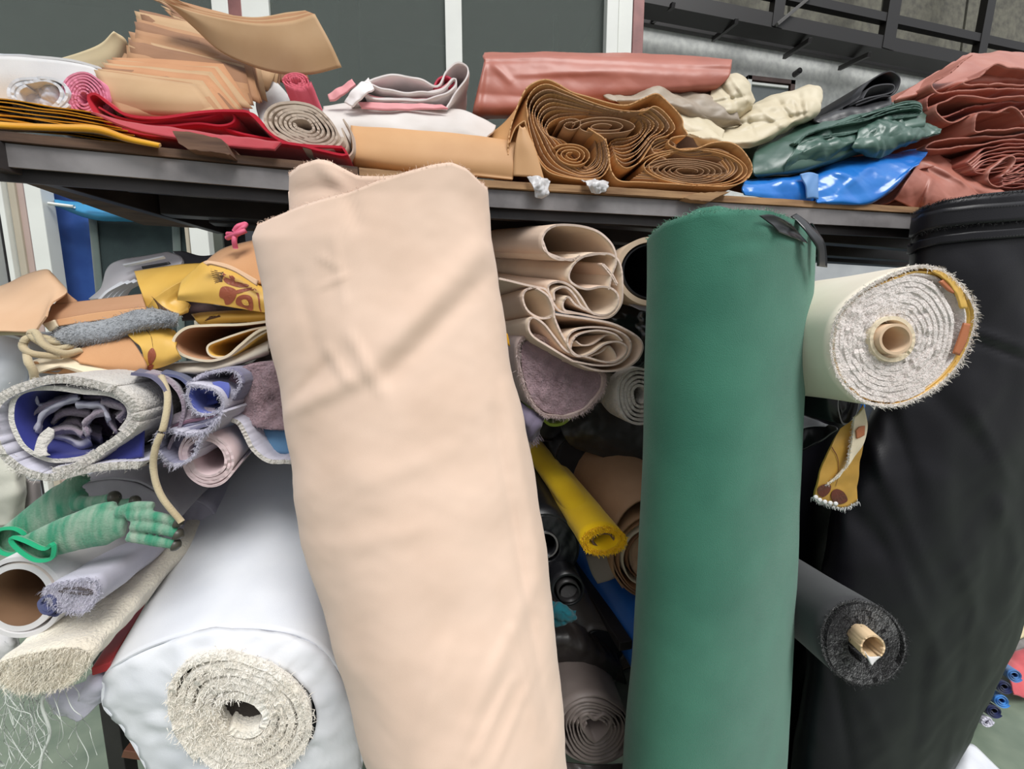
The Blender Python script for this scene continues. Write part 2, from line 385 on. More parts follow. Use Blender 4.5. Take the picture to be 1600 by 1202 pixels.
for px in (1224, 1418, 1585):
    q = P(px, 60, 6.3); bar('truss_post', (q[0], 6.3, zb - .1), (q[0] + .25, 6.3, zb + 3.5), .26 if px == 1418 else .2, .12, M_truss, tr)
bar('truss_brace', P(1228, 52, 6.2), P(1290, 0, 6.2), .05, .05, mat('grey_brace', (92, 90, 88), 'metal'), tr)
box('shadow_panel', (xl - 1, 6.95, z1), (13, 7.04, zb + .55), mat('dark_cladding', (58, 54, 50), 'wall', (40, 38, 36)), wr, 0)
sw = thing('small_window', 'small dark framed window high in the grey shed wall', 'window')
a = P(1168, 118, 6.9); b = P(1238, 172, 6.9)
M_fr = mat('brown_window_frame', (78, 56, 50), 'metal'); zt, zb2 = a[2], b[2] - .2
box('window_pane', (a[0] + .05, 6.93, zb2), (b[0] - .05, 6.96, zt - .05), mat('grey_pane', (106, 112, 112), 'gloss'), sw, 0)
box('frame_top', (a[0], 6.88, zt - .07), (b[0], 6.99, zt), M_fr, sw); box('frame_bottom', (a[0], 6.88, zb2 - .05), (b[0], 6.99, zb2), M_fr, sw)
box('frame_side', (a[0], 6.88, zb2), (a[0] + .08, 6.99, zt), M_white, sw); box('frame_side', (b[0] - .09, 6.88, zb2), (b[0], 6.99, zt), M_fr, sw); box('inner_frame', (a[0] + .1, 6.9, zt - .13), (b[0] - .12, 6.96, zt - .09), M_white, sw)
q = P(1250, 110, 6.9); tag(tube([q, q + np.array([0, .12, 0])], .05, 'wall_vent', M_dark, n=4, sides=12), 'small round dark vent on the grey shed wall', 'vent')
wr.location.z += .3; tr.location.z += .3; wr.rotation_euler.z = .058; tr.rotation_euler.z = .058
struct(box('ceiling', (xl - 3, 6.2, 11.6), (13, YW + .3, 11.8), M_truss, None, 0))

# ================================================================ the rack
ZS = float(P(760, 285, .85)[2])
EDGE = [(-220, 184), (760, 283), (1640, 338)]
E3 = np.array([PZ(x, y, ZS) for x, y in EDGE])
def edge_y(px): return float(np.interp(px, [e[0] for e in EDGE], [e[1] for e in EDGE]))
def edge_Y(px): return float(PZ(px, edge_y(px), ZS)[1])
def pt_edge(px, dy=0.0, dz=0.0):
    p = PZ(px, edge_y(px), ZS).copy(); p[1] += dy; p[2] += dz; return p
rack = thing('storage_rack', 'dark steel rack with a long plywood top shelf loaded with fabric and tarps', 'rack', (0, 1.1, 0))
M_iron = mat('grey_angle_iron', (150, 146, 146), 'metal', (104, 100, 100), rough=.34)
M_iron2 = mat('dark_angle_iron', (58, 54, 54), 'metal', (38, 35, 36))
def rail(name, path, wv, wh, m, t=.004, flip=1):
    # L section swept along a path: vertical flange wv tall, horizontal flange wh deep
    prof = [(0, 0), (0, -wv), (t, -wv), (t, -t), (wh, -t), (wh, 0)]
    q_ = np.array(path); t_ = np.linspace(0, len(q_) - 1, 60); p = np.stack([np.interp(t_, range(len(q_)), q_[:, k]) for k in range(3)], 1)
    G = np.stack([p + np.array([0, a * flip, b]) for a, b in prof], 0)
    V = G.reshape(-1, 3); Fc = quads(6, 60, True).tolist(); Fc.append([i * 60 for i in range(6)][::-1]); Fc.append([i * 60 + 59 for i in range(6)])
    return mesh(name, V, Fc, m, rack, False)
tb = .016
rail('front_rail', [p + np.array([0, -.002, -tb]) for p in E3], .034, .04, M_iron)
rail('front_rail_lip', [p + np.array([0, .012, -tb - .03]) for p in E3], .022, .03, M_iron2)
# plywood boards lying on the rails: three of them, split where the photograph shows a joint
M_ply = mat('weathered_plywood', (176, 138, 98), 'wood', (120, 88, 60)); M_ply2 = mat('dark_plywood', (112, 84, 64), 'wood', (70, 52, 42))
def board(x0, x1, m, dep=.52, drop=0.0, name='shelf_board', over=.006, seed=1):
    xs_ = np.linspace(x0, x1, 40); r = np.random.RandomState(seed)
    f = np.array([pt_edge(x, -over, drop) for x in xs_]); f[:, 1] += .0025 * np.cumsum(r.normal(size=40)) * .3
    b = f.copy(); b[:, 1] = f[:, 1] + dep
    G = np.stack([f, f * .5 + b * .5, b], 1)
    G2 = G.copy(); G2[..., 2] -= tb * .9; G[..., 2] -= .001
    V = np.concatenate([G.reshape(-1, 3), G2.reshape(-1, 3)]); n = 40; k = 3; o = n * k
    Fc = np.concatenate([quads(n, k, False, False), quads(n, k, False, True, o)]).tolist()
    for i in range(n - 1): Fc += [[i * k, o + i * k, o + (i + 1) * k, (i + 1) * k], [i * k + 2, (i + 1) * k + 2, o + (i + 1) * k + 2, o + i * k + 2]]
    Fc += [[0, 1, o + 1, o], [1, 2, o + 2, o + 1]]; e = (n - 1) * k; Fc += [[e, o + e, o + e + 1, e + 1], [e + 1, o + e + 1, o + e + 2, e + 2]]
    return mesh(name, V, Fc, m, rack, False)
board(-200, 560, M_ply2, seed=1); board(562, 1085, M_ply, seed=2); board(1088, 1600, M_ply, seed=3)
# splinter of board, and a broken wood offcut on the left
def chunk(name, pts, Y, dep, m, parent=None, cr=(.002, .02)):
    p = poly(pts, 60); G = loft(p, Y, Y + dep, closed=True, m=5, cr=cr); 
    V = G.reshape(-1, 3); n, k = G.shape[:2]; Fc = quads(n, k, True).tolist(); Fc.append([i * k for i in range(n)][::-1]); Fc.append([i * k + k - 1 for i in range(n)])
    return mesh(name, V, Fc, m, parent, False)
chunk('board_splinter', T(720, 70, .325, [(1075, 735), (1130, 712), (1300, 705), (1240, 730), (1200, 752), (1110, 745)]), edge_Y(1100) - .022, .02, M_ply, rack)
o = chunk('wood_offcut', T(0, 0, .35, [(770, 585), (850, 590), (990, 620), (1025, 690), (960, 680), (840, 665), (800, 640)]), edge_Y(310) - .03, .1, mat('splintered_wood', (128, 96, 76), 'wood', (84, 60, 48)))
tag(o, 'splintered brown wood offcut jammed under the red cloth on the shelf edge', 'wood')
# left side rail, rear rail, middle rails under the board
ZR = ZS - tb - .02
rl = [PZ(-160, 196, ZR), PZ(0, 248, ZR), PZ(345, 352, ZR)]
bar('side_rail', rl[0] + np.array([0, .0, 0]), rl[2], .022, .042, M_iron2, rack)
yr = float(rl[2][1]) + .08
def rear(py_at, x0, x1, wd, ht, m, dz=0): 
    a = PZ(x0, py_at[0], ZR + dz); b = PZ(x1, py_at[1], ZR + dz); bar('cross_beam', a, b, wd, ht, m, rack)
rear((279, 392), 190, 1540, .03, .036, M_iron2)
rear((322, 405), 255, 1500, .03, .04, M_iron2)
rear((340, 415), 330, 1470, .03, .03, M_iron2, -.01)
# posts and lower frame; they stand on the floor
pp = PZ(345, 352, ZR); 
def post(x, y, z1, z0=.002): box('post', (x - .018, y - .018, z0), (x + .018, y + .018, z1), M_iron2, rack)
post(pp[0] + .02, pp[1] + .02, ZR); q = PZ(1470, 390, ZR); post(q[0], q[1], ZR)
xq = float(P(1520, 700, .98)[0]); post(xq, .98, ZR - .0)
pl = P(186, 1150, 1.0); post(float(pl[0]), 1.0, float(zat(150, 1010, 1.0)))
z_low = float(zat(150, 1030, 1.0))
for z in (.55, z_low - .02):
    bar('lower_rail', (float(pl[0]), 1.0, z), (xq, 1.0, z), .03, .035, M_iron2, rack)
    bar('lower_rail', (float(pl[0]), 1.4, z), (xq, 1.4, z), .03, .035, M_iron2, rack)
    for xx in np.linspace(float(pl[0]), xq, 5): bar('depth_rail', (xx, 1.0, z), (xx, 1.5, z), .025, .03, M_iron2, rack)
bar('lower_brace', P(196, 1172, .97), P(250, 1180, .97), .02, .02, mat('rusty_steel', (120, 78, 60), 'metal'), rack)
# ================================================================ on the top shelf, from the left
def part(parent, name, G, t, m, closed=False, mats=None, fr=None, label=None):
    o = sheet(name, G, t, m, parent, closed, mats)
    if label: o['label'] = label
    return o
def one(name, label, cat, G, t, m, closed=False, mats=None, group=None):
    return tag(sheet(name, G, t, m, None, closed, mats), label, cat, group)
def Yon(px): return edge_Y(px)
M_wh = mat('white_cotton', (226, 224, 222), 'fabric', (206, 205, 206)); M_wpl = mat('white_plastic_film', (228, 230, 234), 'vinyl', (208, 212, 220), rough=.35, bump=.04)
M_ylw = mat('ochre_yellow_sheet', (226, 168, 38), 'fabric', (206, 142, 22)); M_red = mat('crimson_felt', (206, 42, 62), 'fabric', (182, 28, 48))
M_pnk = mat('pink_rolled_cloth', (232, 150, 172), 'fabric', (214, 118, 148)); M_kr = mat('kraft_brown', (178, 134, 96), 'paper', (164, 118, 80)); M_kr2 = mat('kraft_brown_dark', (152, 110, 78), 'paper', (134, 94, 64))
M_crm = mat('cream_card', (240, 224, 186), 'paper', (230, 208, 166)); M_oat = mat('oatmeal_cloth', (204, 188, 170), 'fabric', (182, 162, 148))
def ell(cx, cy, rx, ry, rot=0, n=16, lump=0.0, seed=0):
    a = np.linspace(0, 2 * np.pi, n, endpoint=False); k = 1 + lump * np.sin(2 * a + seed) + lump * .6 * np.sin(3 * a + seed * 2)
    x = rx * k * np.cos(a); y = ry * k * np.sin(a); c, s = math.cos(rot), math.sin(rot)
    return [(cx + u * c - v * s, cy + u * s + v * c) for u, v in zip(x, y)]
# white folded block at the far left
o = thing('folded_sheeting', 'block of folded white sheeting at the left end of the top shelf', 'sheeting')
for i in range(1):
    y = 88 + i * 10
    G = loft([(-60, y + 9), (-30, y + 2), (40, y), (110, y + 6), (150, y + 16), (158, y + 20), (150, y + 22), (60, y + 8), (-50, y + 12)], .92, 1.3, n=70, cr=(.002, .08), seed=i)
    part(o, 'layer', G, .004, M_wh)
G = patch([[(-80, 94, .915), (-30, 88, .915), (60, 92, .915), (140, 104, .915), (158, 118, .92)], [(-80, 125, .91), (-30, 122, .91), (60, 124, .91), (140, 128, .91), (160, 132, .92)], [(-80, 160, .915), (-30, 160, .915), (60, 160, .915), (140, 160, .915), (160, 160, .92)]], 12, 30, cr=(.002, .1)); part(o, 'front_face', G, .003, M_wh)
G = loft([(-70, 92), (-30, 84), (60, 89), (140, 102), (155, 116), (150, 175), (-70, 175), (-70, 95)], .925, 1.28, n=80, cr=(.002, .1)); part(o, 'wrapper', G, .003, M_wpl)
# white plastic wrapped roll, end on
def small_roll(name, label, cat, cx, cy, rx, ry, turns, Y, Yb, t, m, inner=.3, rot=0, lump=.04, seed=1, back=None, group=None, fr=None, start=0, core=None, pname='cloth_roll', ends=None, mtr=None, so=(.0015, .05)):
    th = thing(name, label, cat, None, group)
    sp = spiral(cx, cy, rx, ry, turns, inner, rot, start, lump, seed)
    G = loft(sp, Y, Yb, back=back, m=8, seed=seed, jag=.0006, cen=(cx, cy), so=so)
    part(th, pname, G, t, m)
    if fr:
        p, d = rim(G); hairs('frayed_edge', p, d, fr[0], fr[1], fr[2], th, seed, fr[3], droop=.2, spread=.7)
    if core:
        cm, cr_, proud = core
        a = np.linspace(0, 2 * np.pi, 32)[:-1]
        Gc = loft(np.stack([cx + cr_ * np.cos(a), cy + cr_ * ry / rx * np.sin(a)], 1), Y - proud, Yb, closed=True, m=6, back=back, cen=(cx, cy)); part(th, 'core_tube', Gc, .004, cm, True)
    return th
th = small_roll('plastic_wrapped_roll', 'white plastic wrapped roll with an open hollow end, left of the pink roll', 'roll', 60, 150, 50, 34, 2.6, .84, 1.35, .004, M_wpl, inner=.62, rot=.25, lump=.09, seed=3)
part(th, 'crumpled_film', disc('x', ell(60, 151, 36, 24), .855, None, cr=(.02, .05)), .003, mat('pale_film_shadow', (206, 206, 216), 'vinyl'), True)
th = small_roll('white_film_roll', 'cream white roll lying behind the hollow plastic wrapped roll on the top shelf', 'roll', 92, 152, 28, 30, 3, .9, 1.4, .004, M_wpl, inner=.3, seed=5)
small_roll('pink_cloth_roll', 'pink cloth roll with a tight spiral end beside the brown paper stacks', 'roll', 131, 152, 41, 40, 7, .845, 1.3, .0028, M_pnk, inner=.2, rot=.3, seed=6)
# yellow sheets
ys = thing('yellow_sheet_stack', 'flat stack of ochre yellow sheets hanging over the left end of the shelf', 'cloth')
for i in range(9):
    y0 = 158 + i * 5.0; r = np.random.RandomState(i)
    G = patch([[(-90, y0 - 14, .80 + .0), (20, y0 + r.uniform(-3, 3), .80), (100 + i * 8, y0 + 12 + i * 1.2, .80), (160 + i * 10, y0 + 22 + i * 1.6, .81)],
               [(-80, y0 - 6, 1.0), (60, y0 + 6, 1.0), (130 + i * 8, y0 + 20, 1.0), (180 + i * 9, y0 + 30, 1.02)]], 8, 40, so=(.003, .12), seed=i + 2)
    part(ys, 'sheet', G, .0016, M_ylw)
G = patch([[(-90, 178, .775), (0, 192, .775), (80, 196, .775), (150, 198, .77), (200, 214, .77), (252, 226, .77)], [(-90, 190, .772), (0, 200, .77), (80, 203, .77), (150, 206, .765), (200, 220, .765), (247, 229, .765)], [(-80, 200, .9), (0, 204, .9), (80, 207, .9), (150, 212, .9), (200, 222, .9), (245, 228, .9)]], 14, 70)
part(ys, 'folded_sheet', G, .004, M_ylw)
# cream card
one('cream_card_sheet', 'pale cream card sheet slanting up behind the white block on the shelf', 'card', patch([[(78, 92, 1.0), (88, 93, 1.0), (150, 72, 1.0), (178, 49, 1.0)], [(90, 110, 1.02), (130, 106, 1.02), (180, 98, 1.02), (196, 62, 1.02)], [(140, 122, 1.1), (170, 116, 1.1), (208, 104, 1.08), (206, 92, 1.06)]], 16, 24), .002, M_crm)
# brown paper stacks: every sheet is a part
def stack(label, quad_lo, quad_hi, n, Y, dep, seed, curl=0.0, m=(M_kr, M_kr2), name='kraft_paper_stack'):
    """sheets between a bottom and a top front edge, each edge = list of (px,py)"""
    th = thing(name, label, 'paper'); r = np.random.RandomState(seed)
    for i in range(n):
        t = i / (n - 1); e = np.array(quad_lo, float) * (1 - t) + np.array(quad_hi, float) * t
        e[:, 0] += r.uniform(-9, 9); e[:, 1] += r.uniform(-1.2, 1.2); e[-1, 0] += r.uniform(-14, 14); y = Y + r.uniform(-.012, .012)
        rows = []
        for k, dy in enumerate((0, .33, .66, 1)):
            rows.append([(a, b, y + .0) for a, b in e] if k == 0 else None)
        f = P(e[:, 0], e[:, 1], y); f = catmull3(f, 16)
        d = np.array([.06 * r.uniform(-1, 1) , dep, .018 * r.uniform(.2, 1.2)])
        G = np.stack([f + d * s + np.array([0, 0, -curl * math.sin(s * 3.0)]) for s in np.linspace(0, 1, 6)], 1)
        part(th, 'sheet', G, .0012 + .0008 * r.rand(), m[i % 2 if r.rand() < .7 else 0])
    return th
def faced(label, lo, hi, n, Y, dep, seed, corner, m=(M_kr, M_kr2)):
    """folded sheets: each shows a drooping front face then its top"""
    th = thing('kraft_paper_stack', label, 'paper'); r = np.random.RandomState(seed)
    for i in range(n):
        t = i / (n - 1.0); a = np.array(lo, float) * (1 - t) + np.array(hi, float) * t
        a[:2, 0] += r.uniform(-7, 7); a[1, 0] += r.uniform(-4, 6); a[2:, 1] += r.uniform(-3, 3); a[3, 0] += r.uniform(-6, 6); a[2, 0] += r.uniform(-5, 5); y = Y + .0075 * i
        q = [tuple(v) + (y + k,) for v, k in zip(a, corner)]
        c_ = r.uniform(.004, .016); mm = lambda a_, b_: ((a_[0] + b_[0]) / 2, (a_[1] + b_[1]) / 2 + r.uniform(-2, 2), (a_[2] + b_[2]) / 2 - c_)
        G = patch([[q[0], mm(q[0], q[1]), q[1]], [mm(q[0], q[3]), mm(mm(q[0], q[3]), mm(q[1], q[2])), mm(q[1], q[2])], [q[3], mm(q[3], q[2]), q[2]]], 8, 14, so=(.002, .12), seed=seed + i)
        part(th, 'sheet', G, .0014, (m[0], m[1], M_kr2, M_kr, M_krt)[int(r.rand() * 5)])
    return th
# lower stack: visible broad faces stepping to the right
M_krt = mat('kraft_tan_pale', (192, 158, 120), 'paper', (180, 144, 104)); M_kro = mat('kraft_orange', (194, 142, 100), 'paper', (180, 126, 86))
faced('lowest stack of folded brown paper resting on the red cloth', [(178, 181), (336, 182), (306, 138), (146, 114)], [(230, 150), (402, 168), (345, 100), (170, 90)], 13, .85, .3, 4, (0, 0, .03, .03), (M_krt, M_kro))
faced('middle stack of folded brown paper, its face overlapping the lowest stack', [(192, 106), (388, 166), (378, 128), (198, 82)], [(225, 62), (412, 158), (396, 58), (215, 16)], 16, .95, .3, 9, (0, 0, .05, .05), (M_kr, M_kr2))
faced('uppermost brown paper fan flaring to the right above the other stacks', [(300, 92), (420, 142), (440, 104), (280, 30)], [(372, 56), (478, 122), (444, 46), (232, -10)], 12, 1.08, .3, 12, (0, 0, .04, .04), (M_kr, M_kr2))
fl = thing('curled_kraft_sheets', 'curled brown paper sheets with rounded right end jutting over the booth window', 'paper')
for i in range(7):
    d = i * 3.0
    G = patch([[(238 + d, -6 - d * .5, 1.0 + .004 * i), (300, 18 - d * .4, 1.0 + .004 * i), (390, 36 - d * .5, .99 + .004 * i), (450, 34 - d * .8, .98 + .004 * i), (492 - d * .8, 22 - d * .3, .97 + .004 * i)],
               [(262 + d, 6, 1.01 + .004 * i), (330, 46 - d, 1.0 + .004 * i), (410, 70 - d * .8, .99 + .004 * i), (470, 78 - d, .97 + .004 * i), (516 - d * .6, 66 - d, .96 + .004 * i)],
               [(300 + d, 40, 1.02 + .004 * i), (350, 84 - d, 1.01 + .004 * i), (420, 112 - d, 1.0 + .004 * i), (480, 117 - d, .975 + .004 * i), (534 - d * .5, 105 - d, .965 + .004 * i)]], 16, 36)
    part(fl, 'sheet', G, .0016, M_kr if i % 3 else M_krt)
# red cloth under the stacks
rc = thing('red_felt_cloth', 'folded crimson felt cloth under the paper stacks, hanging over the shelf edge', 'cloth')
G = loft(T(0, 0, .35, [(1530, 660), (1540, 690), (1420, 668), (1300, 640), (1000, 620), (760, 610), (560, 580), (450, 530), (400, 460), (395, 425), (430, 420), (480, 460), (560, 510), (700, 525), (900, 500), (1080, 495), (1130, 520), (1200, 590), (1290, 640), (1480, 655), (1528, 658)]), .815, 1.15, n=150, m=10, so=(.001, .1)); part(rc, 'outer_fold', G, .004, M_red)
G = loft(T(0, 0, .35, [(440, 478), (520, 520), (640, 545), (760, 535), (900, 528), (1010, 500), (1045, 520), (1035, 548), (980, 560), (880, 550), (760, 560), (620, 560)]), .822, 1.1, n=110, m=8); part(rc, 'inner_fold', G, .003, M_red)
G = loft(T(0, 0, .35, [(1000, 510), (1120, 505), (1180, 560), (1240, 620), (1100, 600), (1000, 572)]), .83, 1.1, n=60, m=8); part(rc, 'inner_fold', G, .003, M_red)
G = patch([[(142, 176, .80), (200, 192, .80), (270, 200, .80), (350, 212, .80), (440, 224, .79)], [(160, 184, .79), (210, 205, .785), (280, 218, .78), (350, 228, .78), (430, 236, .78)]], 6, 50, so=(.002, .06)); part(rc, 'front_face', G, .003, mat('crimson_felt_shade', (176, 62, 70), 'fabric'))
# oatmeal roll
small_roll('oatmeal_cloth_roll', 'oatmeal cloth roll with a loose spiral end next to the red cloth', 'roll', 473, 196, 60, 37, 6.5, .82, 1.3, .0042, M_oat, inner=.2, rot=.28, lump=.08, seed=11)
one('oatmeal_cloth_loop', 'small oatmeal cloth loop hanging between the oatmeal roll and the brown roll', 'cloth', loft([(536, 186), (548, 205), (552, 232), (545, 244), (536, 246), (538, 238), (542, 225), (534, 200)], .84, 1.15, n=50), .003, M_oat)
tp = small_roll('coral_pink_roll', 'thin coral pink roll standing out below the curled paper ends', 'roll', 463, 125, 24, 13, 3.2, .93, .98, .003, mat('coral_pink', (226, 112, 128), 'fabric', (206, 78, 100)), inner=.35, rot=.1, seed=8, back=(492, 196, 1.0))
cw = patch([[(405, 128, 1.1), (425, 122, 1.1), (450, 150, 1.1)], [(400, 165, 1.08), (430, 160, 1.06), (455, 165, 1.08)], [(410, 200, 1.0), (440, 196, 1.0), (470, 190, 1.02)]], 18, 24, cr=(.006, .05), seed=3)
one('lace_scrap', 'white lace scrap tucked between the paper stack and the oatmeal roll', 'cloth', cw, .003, M_wh)
# long grey white sack roll and the crumpled white bag on it
M_sack = mat('grey_white_sack', (226, 220, 216), 'fabric', (208, 200, 194))
G = patch([[(505, 165, .98), (560, 163, .98), (650, 168, .96), (720, 174, .95), (775, 196, .93)], [(505, 178, .93), (560, 178, .93), (650, 182, .92), (720, 188, .91), (772, 203, .91)], [(520, 200, .91), (570, 200, .9), (650, 205, .89), (720, 208, .88), (760, 216, .88)], [(530, 240, .93), (580, 240, .92), (650, 240, .91), (720, 240, .9), (760, 245, .9)],
            [(530, 225, 1.1), (580, 225, 1.1), (650, 225, 1.1), (720, 225, 1.08), (760, 228, 1.05)], [(505, 170, 1.05), (560, 168, 1.05), (650, 172, 1.05), (720, 178, 1.04), (775, 198, .98)]], 44, 80, so=(.004, .1), cr=(.002, .09), seed=8)
one('grey_white_sack_roll', 'long tapering grey white sack roll lying above the smooth brown roll', 'roll', G, .003, M_sack)
bg_ = thing('crumpled_white_bag', 'crumpled white woven bag with pink edges and a loop sticking up at right', 'bag')
M_wbag = mat('white_woven_bag', (244, 238, 237), 'nylon', (234, 224, 222)); M_bagp = mat('pink_bag_lining', (232, 166, 168), 'nylon', (218, 130, 138))
G = loft(T(500, 0, .35, [(130, 455), (160, 400), (215, 365), (330, 335), (430, 345), (520, 378), (560, 320), (610, 278), (655, 290), (660, 330), (620, 400), (570, 470), (560, 480), (440, 465), (300, 462), (140, 458)]), .93, 1.1, n=130, m=12, so=(.003, .08), cr=(.002, .05)); part(bg_, 'outer_layer', G, .003, M_wbag)
for i in range(4):
    k = i / 4.
    G = loft(T(500, 0, .35, [(185 + 30 * k, 370 + 22 * k), (230, 375 + 24 * k), (290 + 20 * k, 400 + 14 * k), (420, 412 + 10 * k), (540 - 20 * k, 398 + 10 * k), (600 - 20 * k, 350 + 14 * k), (600 - 20 * k, 390 + 4 * k), (540, 430), (430, 445 - 4 * k), (280, 440 - 4 * k), (210, 425 - 10 * k), (185 + 30 * k, 385 + 22 * k)]), .925 + .006 * i, 1.08, n=100, m=8, so=(.003, .07), seed=i + 2)
    part(bg_, 'inner_layer', G, .0026, M_wbag if i != 2 else M_bagp)
G = patch([[(576, 122, .935), (562, 132, .92), (548, 145, .915), (538, 160, .92)], [(585, 140, .92), (572, 148, .905), (560, 158, .905), (552, 168, .91)]], 8, 26, cr=(.005, .03)); part(bg_, 'torn_tail', G, .003, M_wbag)
G = patch([[(512, 148, .93), (530, 138, .93), (550, 124, .93)], [(515, 158, .925), (535, 150, .92), (556, 132, .925)]], 6, 20, cr=(.004, .03)); part(bg_, 'pink_corner', G, .003, M_bagp, label='pink torn corner')
G = loft(T(500, 0, .35, [(508, 390), (530, 350), (570, 342), (600, 372), (560, 392), (520, 392)]), .935, 1.0, n=40, closed=True); part(bg_, 'red_lining', G, .003, mat('bag_red_lining', (206, 62, 86), 'nylon'))
G = patch([[(560, 160, .925), (620, 162, .925), (690, 165, .925)], [(565, 170, .92), (625, 172, .92), (700, 170, .92)]], 6, 30, cr=(.003, .05)); part(bg_, 'pink_underside', G, .003, M_bagp)
# smooth brown roll
M_tan = mat('smooth_brown_sheet', (206, 160, 112), 'paper', (196, 148, 100), rough=.6)
br = thing('smooth_brown_roll', 'smooth flattened brown paper roll lying along the shelf edge', 'roll')
G = patch([[(549, 199, .97), (640, 206, .94), (730, 212, .92), (806, 222, .9)], [(548, 197, .9), (640, 205, .88), (730, 213, .87), (806, 224, .86)], [(549, 225, .865), (640, 236, .85), (730, 245, .845), (804, 252, .84)], [(552, 250, .862), (640, 262, .85), (730, 268, .845), (802, 276, .84)], [(553, 262, .9), (640, 270, .88), (730, 276, .86), (800, 282, .85)], [(553, 262, 1.0), (640, 270, .98), (730, 276, .96), (800, 282, .95)]], 50, 60, so=(.0015, .3)); part(br, 'outer_wrap', G, .002, M_tan)
G = loft(spiral(800, 250, 10, 24, 3, .3), .86, .88, back=(560, 232, .9)); part(br, 'inner_roll', G, .002, M_kr2)
# ---- the big brown scroll
sc = thing('brown_paper_scroll', 'big loosely scrolled bundle of brown paper with swirling folded ends', 'paper')
M_k1 = mat('scroll_paper', (208, 158, 104), 'paper', (194, 142, 88), rough=.65); M_k2 = mat('scroll_paper_inner', (178, 138, 102), 'paper', (154, 116, 84), rough=.7)
Zt = lambda pts: T(720, 70, .325, pts)
YS = .845
outer = Zt([(240, 625), (232, 560), (228, 480), (250, 360), (300, 235), (345, 188), (410, 168), (470, 188), (540, 228), (620, 252), (720, 280), (800, 288), (870, 262), (940, 236), (990, 270), (1045, 325), (1068, 365), (1070, 395), (1090, 432), (1045, 440), (1010, 450), (1000, 478), (1060, 505), (1130, 500), (1210, 470), (1290, 468), (1350, 500), (1395, 560), (1400, 612), (1365, 655), (1290, 678), (1150, 676), (1000, 668), (880, 660), (770, 655), (728, 615), (714, 560), (706, 500), (690, 455), (650, 425), (612, 400)])
G = loft(outer, YS, 1.4, n=330, m=10, jag=.0008, so=(.0012, .12)); part(sc, 'outer_sheet', G, .0022, M_k1)
L0 = Zt([(700, 450), (718, 540), (706, 600), (660, 640), (560, 640), (440, 605), (380, 545), (345, 450), (320, 340), (318, 262), (355, 208), (415, 190), (500, 222), (620, 270), (760, 312), (875, 318), (930, 296), (985, 330), (1030, 395), (1000, 432), (940, 455), (905, 505), (860, 565), (795, 592), (752, 562), (738, 522)])
L1 = Zt([(640, 440), (650, 520), (640, 560), (600, 590), (560, 520), (490, 462), (440, 452), (425, 440), (415, 410), (430, 375), (470, 350), (520, 344), (600, 344), (690, 346), (780, 350), (845, 360), (866, 390), (850, 425), (800, 445), (750, 455), (722, 472), (725, 480)])
A = catmull(L0, 260); B = catmull(L1, 260)
for i in range(9):
    k = (i / 8.) ** .9; r = np.random.RandomState(i + 40)
    p = A * (1 - k) + B * k; s = np.linspace(0, 1, 260)
    p[:, 1] += 1.1 * np.sin(s * 30 + r.rand() * 6) * r.uniform(.3, 1); p[:, 0] += 1.0 * np.sin(s * 22 + r.rand() * 6)
    G = loft(p, YS + .003 * i + r.uniform(-.002, .004), 1.35, m=8, jag=.0006, cen=(880, 210)); part(sc, 'inner_sheet', G, .0015, M_k2 if i % 2 else M_k1)
for nm, cx, cy, rx, ry, tn, rot, sd in (('small_coil', 535, 530, 92, 58, 3.2, .2, 1), ('centre_coil', 690, 392, 165, 46, 2.4, .02, 2), ('left_coil', 530, 385, 60, 34, 1.6, 0, 3), ('right_coil', 1095, 608, 205, 60, 5.5, .03, 4), ('right_coil', 1130, 590, 250, 98, 2.1, .04, 5)):
    x, y = Zt([(cx, cy)])[0]
    G = loft(spiral(x, y, rx * .325, ry * .325, tn, .22 if nm != 'right_coil' or sd == 4 else .82, rot, 3.4, .05, sd), YS + .004, 1.3, m=7, cen=(950, 215), jag=.0006); part(sc, nm, G, .0014, M_k1 if sd in (1, 5) else M_k2)
for i in range(5):
    o_ = i * 7
    G = loft(Zt([(880 + i * 10, 590 - o_ * .4), (960, 585 - o_), (1000 - i * 12, 560 - o_ * 1.4), (930 - i * 6, 520 - o_ * .5), (920 + i * 14, 480 + o_), (985 + i * 12, 455 + o_ * .8), (1030, 480 + o_ * .6), (1010, 500 + o_ * .4), (1100, 520 + o_ * .8), (1220, 500 + o_ * 1.4), (1290 - i * 6, 520 + o_ * 1.6)]), YS + .006 + i * .002, 1.3, n=120, m=7, cen=(950, 215)); part(sc, 'inner_sheet', G, .0014, M_k1 if i % 2 else M_k2)
for i in range(5):
    G = loft(Zt([(830 + 12 * i, 640 - 8 * i), (1000, 650 - 7 * i), (1150, 655 - 7 * i), (1260, 650 - 8 * i), (1330 - 14 * i, 600), (1300 - 14 * i, 530 + 8 * i)]), YS + .008, 1.3, n=70, m=6, cen=(950, 215)); part(sc, 'inner_sheet', G, .0014, M_k1 if i % 2 else M_k2)
G = loft(Zt([(235, 470), (262, 400), (300, 368), (310, 372), (330, 440), (370, 540), (400, 590), (450, 622), (560, 645), (640, 648)]), YS - .004, 1.0, n=80, m=8); part(sc, 'loose_flap', G, .002, M_k1)
G = patch([[(752, 219, .96), (790, 190, .93), (824, 146, .9)], [(770, 232, .9), (800, 205, .88), (822, 160, .86)], [(800, 262, .86), (812, 230, .852), (826, 180, .848)]], 16, 24); part(sc, 'side_face', G, .002, M_k1)
G = patch([[(802, 275, .838), (803, 250, .838), (806, 222, .838), (812, 196, .842)], [(832, 277, .834), (826, 250, .834), (820, 225, .834), (816, 200, .838)], [(850, 280, .836), (845, 262, .836), (835, 230, .838), (820, 198, .842)]], 12, 24); part(sc, 'loose_flap', G, .002, M_tan)
